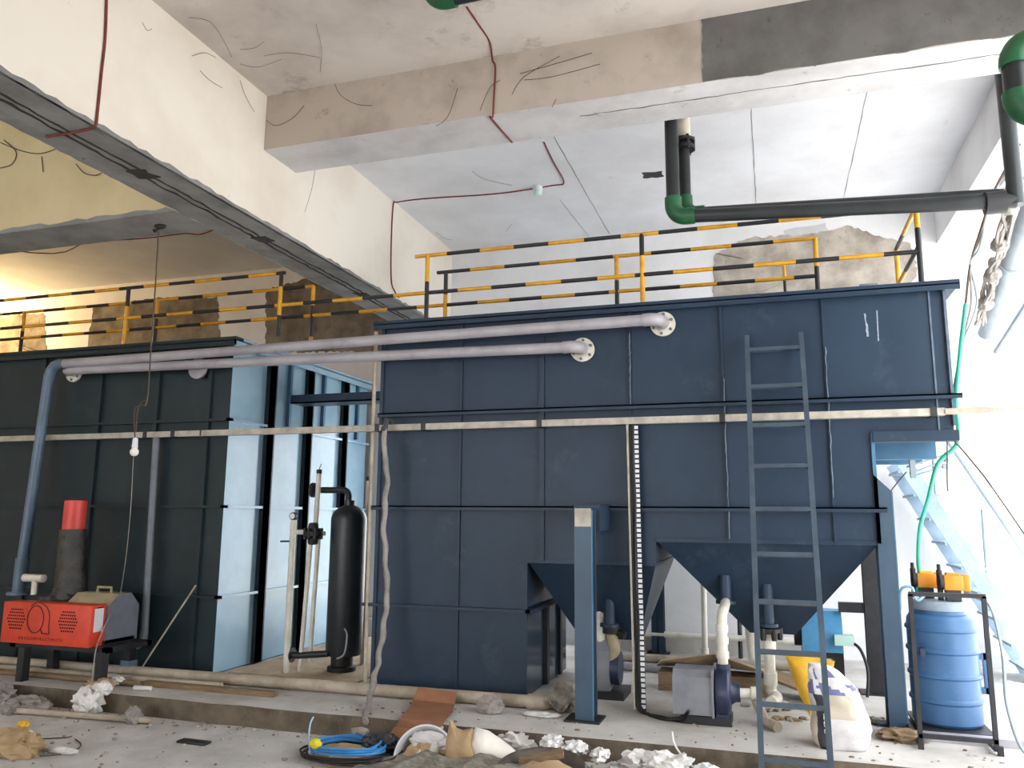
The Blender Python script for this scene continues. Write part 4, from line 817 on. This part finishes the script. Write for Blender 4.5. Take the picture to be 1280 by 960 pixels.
bag((-5.22, 5.6, ZP+.04), (.06, .04, .03), 14, 'bag_white', 'white cloth scrap beside blower foot', flat=ZP, amp=.5, name='cloth_scrap', cat='cloth')
tag(MB().tube([(-4.95, 5.5, ZP+.02), (-4.8, 5.52, ZP+.02)], .018, 10).build('bottle', 'bag_white'), 'small white tube lying on the plinth edge', 'tube')
bag((-5.0, 4.58, .03), (.045, .03, .025), 15, 'bag_white', 'white foam piece at lower left floor', amp=.2, name='foam_piece', cat='foam')
bag((-5.2, 4.72, .04), (.04, .03, .03), 16, 'bag_yellow', 'pale yellow lump above the white foam piece', amp=.3, name='foam_piece', cat='foam')
bag((-4.78, 4.25, .06), (.22, .1, .09), 17, 'bag_tan', 'yellowish bag in lower left corner of floor', amp=.5)
bag((-4.5, 4.38, .02), (.14, .03, .02), 18, 'bag_white', 'thin white strip beside yellowish corner bag', amp=.4, name='plastic_strip', cat='plastic strip')
for i, lst in enumerate((((30, 914), (40, 916), (31, 922), (24, 940)), ((0, 926), (40, 924), (80, 922), (90, 920)), ((94, 924), (101, 930), (97, 936), (80, 942), (50, 945), (20, 946)))):
    cable('floor_wire', [P(x, y, Z=.006) for x, y in lst], .004, 'wire_brown', ('short bent dark wire by the white foam piece', 'long thin straight wire across lower left floor', 'hooked dark wire curling back across lower left floor')[i], 'wire', 'wires on lower left floor')
r = random.Random(21); st_ = MB()
for i in range(420):
    if r.random() < .6: x = r.uniform(-6, 1.0); y = KY-.02-abs(r.gauss(0, .1))
    else: x = r.uniform(-6, -2); y = r.uniform(3.9, 5.3)
    s = r.uniform(.003, .016)*(1.5 if r.random() < .1 else 1); st_.blob((x, y, s*.4), (s*r.uniform(.7, 1.6), s, s*.6), i, .35, 1.4, 1, r.randint(0, 1))
o = st_.build('floor_rubble', ['stone', 'rubble_mix'], smooth=0); o['kind'] = 'stuff'; tag(o, 'small stones and dust scattered over floor along the kerb', 'rubble')
st_ = MB()
for i in range(160):
    x = r.uniform(-3.2, 1.3); y = r.uniform(KY+.05, 6.15); s = r.uniform(.003, .011); st_.blob((x, y, ZP+s*.4), (s*r.uniform(.7, 1.8), s, s*.6), i, .35, 1.4, 1, r.randint(0, 1))
for i in range(80):
    x = r.gauss(.25, .3); y = r.uniform(6.2, 6.9); s = r.uniform(.01, .03); st_.blob((x, y, ZP+s*.4), (s*r.uniform(.7, 1.8), s, s*.6), i, .35, 1.4, 1, r.randint(0, 1))
o = st_.build('plinth_rubble', ['stone', 'wood'], smooth=0); o['kind'] = 'stuff'; tag(o, 'grit and crumbs strewn on top of the concrete plinth', 'rubble')
# rubbish mound at the front, under the camera
mo = MB(); nx, ny = 60, 26
vs = []
for j in range(ny+1):
    for i in range(nx+1):
        x = -2.5+i*2.35/nx; y = 3.9+j*1.25/ny; u_, v_ = (i/nx)*2-1, (j/ny)*2-1
        h = .17*max(0, 1-abs(u_+.15)**2.2)*max(0, 1-abs(v_)**2.4)*(.55+.45*min(1, (nx-i)/30))
        h += .06*noise.noise(Vector((x*5, y*5, 0)))*(1 if h > .02 else 0)+.03*noise.noise(Vector((x*14, y*14, 3)))*(1 if h > .02 else 0)
        vs.append((x, y, max(h-.03, -.02)))
mo.add(vs, [(j*(nx+1)+i, j*(nx+1)+i+1, (j+1)*(nx+1)+i+1, (j+1)*(nx+1)+i) for j in range(ny) for i in range(nx)])
mo.add([(-2.5, 3.9, -.05), (-.15, 3.9, -.05), (-.15, 5.15, -.05), (-2.5, 5.15, -.05)], [(3, 2, 1, 0)])
o = mo.build('rubbish_mound', 'rubble_mix', smooth=60); o['kind'] = 'stuff'; tag(o, 'low mound of dusty rubble in front of the kerb', 'rubble')
# cardboard sheet draped over the kerb
q = [P(540, 860, Y=6.0), P(571, 866, Y=6.0)]
cbd = MB()
def t3(v): return (v.x, v.y, v.z)
rows = [(t3(P(522, 860, Y=5.86)), t3(P(571, 866, Y=5.86))), (t3(P(516, 876, Y=5.8)), t3(P(568, 881, Y=5.8))), (t3(P(512, 885, Z=.175)), t3(P(566, 889, Z=.175))), (t3(P(500, 899, Z=.162)), t3(P(555, 903, Z=.162))), (t3(P(494, 909, Y=5.315)), t3(P(547, 914, Y=5.315))), (t3(P(477, 930, Y=5.22)), t3(P(530, 938, Y=5.22)))]
vs = [p for rw in rows for p in rw]; top_ = len(vs); vs += [(p[0], p[1]+.003, p[2]+.006) for p in vs]
fs = []
for i in range(len(rows)-1): a = i*2; fs += [(a, a+1, a+3, a+2), (a+top_+2, a+top_+3, a+top_+1, a+top_), (a, a+2, a+2+top_, a+top_), (a+1, a+1+top_, a+3+top_, a+3)]
fs += [(0, top_, top_+1, 1), (2*len(rows)-2, 2*len(rows)-1, top_+2*len(rows)-1, top_+2*len(rows)-2)]
cbd.add(vs, fs); tag(cbd.build('cardboard_sheet', 'cardboard', smooth=0), 'brown creased cardboard sheet draped over kerb edge', 'cardboard')
lying('white_stick', [t3(P(566, 893, Y=5.66)), t3(P(546, 917, Y=5.2))], .012, 'pvc_white', 'thin white stick leaning beside brown cardboard sheet', 'stick')
bag((-2.0, 5.75, ZP+.05), (.09, .06, .07), 22, 'bag_greyish', 'crumpled grey paper behind brown cardboard on plinth', flat=ZP, name='paper_scrap', cat='paper')
bag((-1.62, 5.78, ZP+.015), (.12, .05, .015), 23, 'bag_white', 'flat pale paper scrap on plinth left of front column', flat=ZP, name='paper_scrap', cat='paper', amp=.5)
bag((-1.5, 5.98, ZP+.1), (.1, .1, .1), 24, 'rubble_mix', 'dusty rubble lump behind front column foot', flat=ZP, name='rubble_lump', cat='rubble')
# blue cable coil
cc = P(434, 938, Z=.05)
for i, (m, rr, lab, n_) in enumerate((('cable_blue', .2, 'bright blue coiled cable on the floor', 5), ('rubber_black', .27, 'black coiled cable around the blue coil', 3))):
    rg = random.Random(i+4); pts = []
    for k in range(n_*24):
        a = k*2*PI/24; r0 = rr*(1+.12*math.sin(k*.13+i))+rg.uniform(-.004, .004)
        pts.append((cc.x+r0*math.cos(a)*1.15+.02*math.sin(k*.05), cc.y+.02+r0*math.sin(a)*.9, .055-.03*i+.01*math.sin(k*.4)+.016*(k/24)/2))
    tag(MB().tube(pts, .008, 7).build('cable_coil', m), lab, 'cable')
bag((cc.x+.0, cc.y-.05, .03), (.2, .14, .06), 31, 'bag_tan', 'flat tan board under the coiled cables', amp=.2, name='board_scrap', cat='board')
bag((cc.x+.17, cc.y+.17, .07), (.13, .07, .05), 32, 'bag_dark', 'shiny dark plastic film right of blue coil', amp=.55)
tag(MB().blob((cc.x-.14, cc.y-.16, .12), (.04, .02, .03), 33, .4, 2, 3).build('tape_roll', 'yellow_tape'), 'yellow tape scrap lying on the blue coil', 'tape')
bag((cc.x+.02, cc.y+.13, .14), (.06, .035, .02), 34, 'bag_greyish', 'grey rag end hanging onto the coil', amp=.4, flat=None, name='rag', cat='rag')
cable('floor_wire', [P(388, 942, Z=.05), P(386, 925, Z=.09), P(388, 905, Z=.16), P(392, 896, Z=.2)], .006, 'hose_clear', 'pale thin wire sticking up left of blue coil', 'wire')
# white bucket lying on its side, filled with rubbish
bk = thing('bucket', 'white plastic bucket tipped on its side full of rubbish', 'bucket', (-2.0, 4.9, 0))
bcn = P(530, 947, Y=4.95); rot = Matrix.Translation(bcn) @ Matrix.Rotation(math.radians(62), 4, 'X') @ Matrix.Rotation(math.radians(8), 4, 'Y')
m = MB(); m.M = rot; m.lathe([(.15, -.22), (.185, .0), (.198, .0), (.198, .012), (.187, .012), (.18, .0), (.147, -.21)], n=40); m.build('body', 'bucket_white', bk)
m = MB(); m.M = rot; m.blob((.01, -.03, -.03), (.155, .14, .07), 41, .3, 2.0, 4); m.build('contents', 'bag_tan', bk)
m = MB(); m.M = rot; m.blob((.02, .1, -.01), (.13, .06, .035), 42, .3, 2.2, 4); m.build('paper', 'sack_white', bk)
m = MB(); m.M = rot; m.blob((.06, -.02, .03), (.03, .11, .02), 43, .4, 2.2, 4); m.build('plastic_film', 'bag_white', bk)
# cream sack with a tan torn front
def sheet(name, px, yv, m, lab, cat, th=.05, seed=0):
    pts = [P(x, y, Y=yv) for x, y in px]; b = MB(); cx = sum(p.x for p in pts)/len(pts); cz = sum(p.z for p in pts)/len(pts)
    rings = 7; n_ = len(pts); vs = []
    for sgn in (1, -1):
        for k in range(rings):
            t = k/rings; f = 1-t; bul = th*math.sqrt(max(0, 1-f*f))
            for p in pts:
                x, z = cx+(p.x-cx)*f, cz+(p.z-cz)*f; w = noise.noise(Vector((x*7+seed, z*7, sgn)))*.03*(1-f*.6)
                vs.append((x, yv-sgn*(bul+.004)+w-(z-cz)*-.25, z))
        vs.append((cx, yv-sgn*th, cz))
    half = rings*n_+1; fs = []
    for h in (0, half):
        for k in range(rings-1):
            for i in range(n_): fs.append((h+k*n_+i, h+k*n_+(i+1) % n_, h+(k+1)*n_+(i+1) % n_, h+(k+1)*n_+i))
        for i in range(n_): fs.append((h+(rings-1)*n_+i, h+(rings-1)*n_+(i+1) % n_, h+rings*n_))
    for i in range(n_): fs.append((i, (i+1) % n_, half+(i+1) % n_, half+i))
    b.add(vs, fs); return tag(b.build(name, m, smooth=60), lab, cat)
def dens(l, k=4): return [(l[i][0]+(l[(i+1) % len(l)][0]-l[i][0])*j/k, l[i][1]+(l[(i+1) % len(l)][1]-l[i][1])*j/k) for i in range(len(l)) for j in range(k)]
sheet('cream_sack', dens([(583, 920), (592, 911), (606, 914), (622, 924), (642, 938), (656, 952), (645, 980), (598, 985), (590, 960)]), 4.98, 'cream_bag', 'big smooth cream sack slumped in front of kerb', 'sack', .1, 1)
sheet('torn_bag', dens([(560, 901), (566, 910), (576, 914), (589, 911), (588, 930), (600, 955), (596, 980), (560, 980), (557, 925)]), 4.9, 'bag_tan', 'torn tan paper bag between bucket and cream sack', 'paper bag', .04, 5)
bag((P(645, 930, Y=5.25).x, 5.24, .08), (.12, .05, .07), 51, 'bag_white', 'white crumpled film behind the round pan', amp=.6)
sheet('plastic_bag', dens([(982, 821), (1000, 817), (1022, 823), (1044, 827), (1040, 842), (1026, 858), (1020, 880), (1012, 893), (1001, 872), (990, 846)]), 6.3, 'bag_yellow', 'yellow plastic bag slumped behind white cement sack', 'bag', .09, 7)
# round pan with scraps
pc = P(677, 964, Y=4.66)
pan = thing('round_pan', 'shallow round metal pan holding scraps on rubbish mound', 'pan', pc)
m = MB(); m.M = Matrix.Translation(pc) @ Matrix.Rotation(math.radians(8), 4, 'X'); m.lathe([(.15, -.05), (.235, .02), (.25, .024), (.25, .032), (.232, .03), (.15, -.04), (.01, -.04)], n=40); m.build('body', 'pan_metal', pan)
rot = Matrix.Translation(pc) @ Matrix.Rotation(math.radians(8), 4, 'X')
m = MB(); m.M = rot; m.bar((-.15, .06, .02), (.1, .12, .06), .07, .025); tag(m.build('wood_offcut', 'wood', smooth=0), 'brown wood offcut resting in the round pan', 'wood')
m = MB(); m.M = rot; m.blob((.04, -.02, .0), (.16, .13, .05), 61, .3, 2, 3); tag(m.build('food_scrap', 'bag_tan'), 'tan lump in the round pan beside wood offcut', 'scrap')
m = MB(); bar0, bar1 = P(560, 962, Y=4.75), P(642, 958, Y=4.75); m.bar(bar0, bar1, .1, .03); tag(m.build('wood_board', 'wood', smooth=0), 'pinkish wooden board edge in front of cream sack', 'board')
lying('white_stick', [P(506, 965, Y=4.8), P(526, 938, Y=4.95)], .011, 'pvc_white', 'white stick poking out of rubbish left of bucket', 'stick')
for i, (x, y, s, sd) in enumerate(((718, 934, .07, 71), (752, 938, .05, 72), (800, 950, .1, 73), (838, 952, .13, 74), (690, 925, .06, 75), (885, 962, .08, 76), (770, 962, .07, 77))):
    c = P(x, y, Y=5.1); bag((c.x, 5.1-.06*(i % 2), c.z-.01), (s, .09, s*.55), sd, 'bag_white', ('small white wrapper right of round pan', 'white wrapper leaning on kerb right of the pan', 'large white plastic sheet heap at bottom centre', 'white plastic heap right of largest white heap', 'tiny white wrapper touching the pan rim', 'white bag at end of bottom row by ladder', 'low white scrap in front of white heaps')[i], amp=.6, flat=None, group='white plastic along the kerb')
cable('white_rope', [P(840, 915, Y=5.32), P(843, 930, Y=5.28), P(855, 948, Y=5.22), P(870, 962, Y=5.18)], .007, 'cable_white', 'white rope end hanging over kerb edge left of ladder', 'rope')
bag((.75, 5.95, ZP+.03), (.14, .08, .04), 81, 'wood', 'brown dirt and leaves by drum stand leg', flat=ZP, name='dirt_heap', cat='dirt', amp=.5)
tag(MB().box((.55, 5.98, ZP), (2.1, 6.05, ZP+.05)).build('plank', 'pvc_grey', smooth=0), 'grey flat bar on floor under the drum stand', 'bar')
cable('floor_cable', [(.5, 6.35, ZP+.012), (.62, 6.3, ZP+.012), (.8, 6.12, ZP+.012), (.5, 6.0, ZP+.012)], .01, 'rubber_black', 'black cable looped on floor between sack and blue column', 'cable')
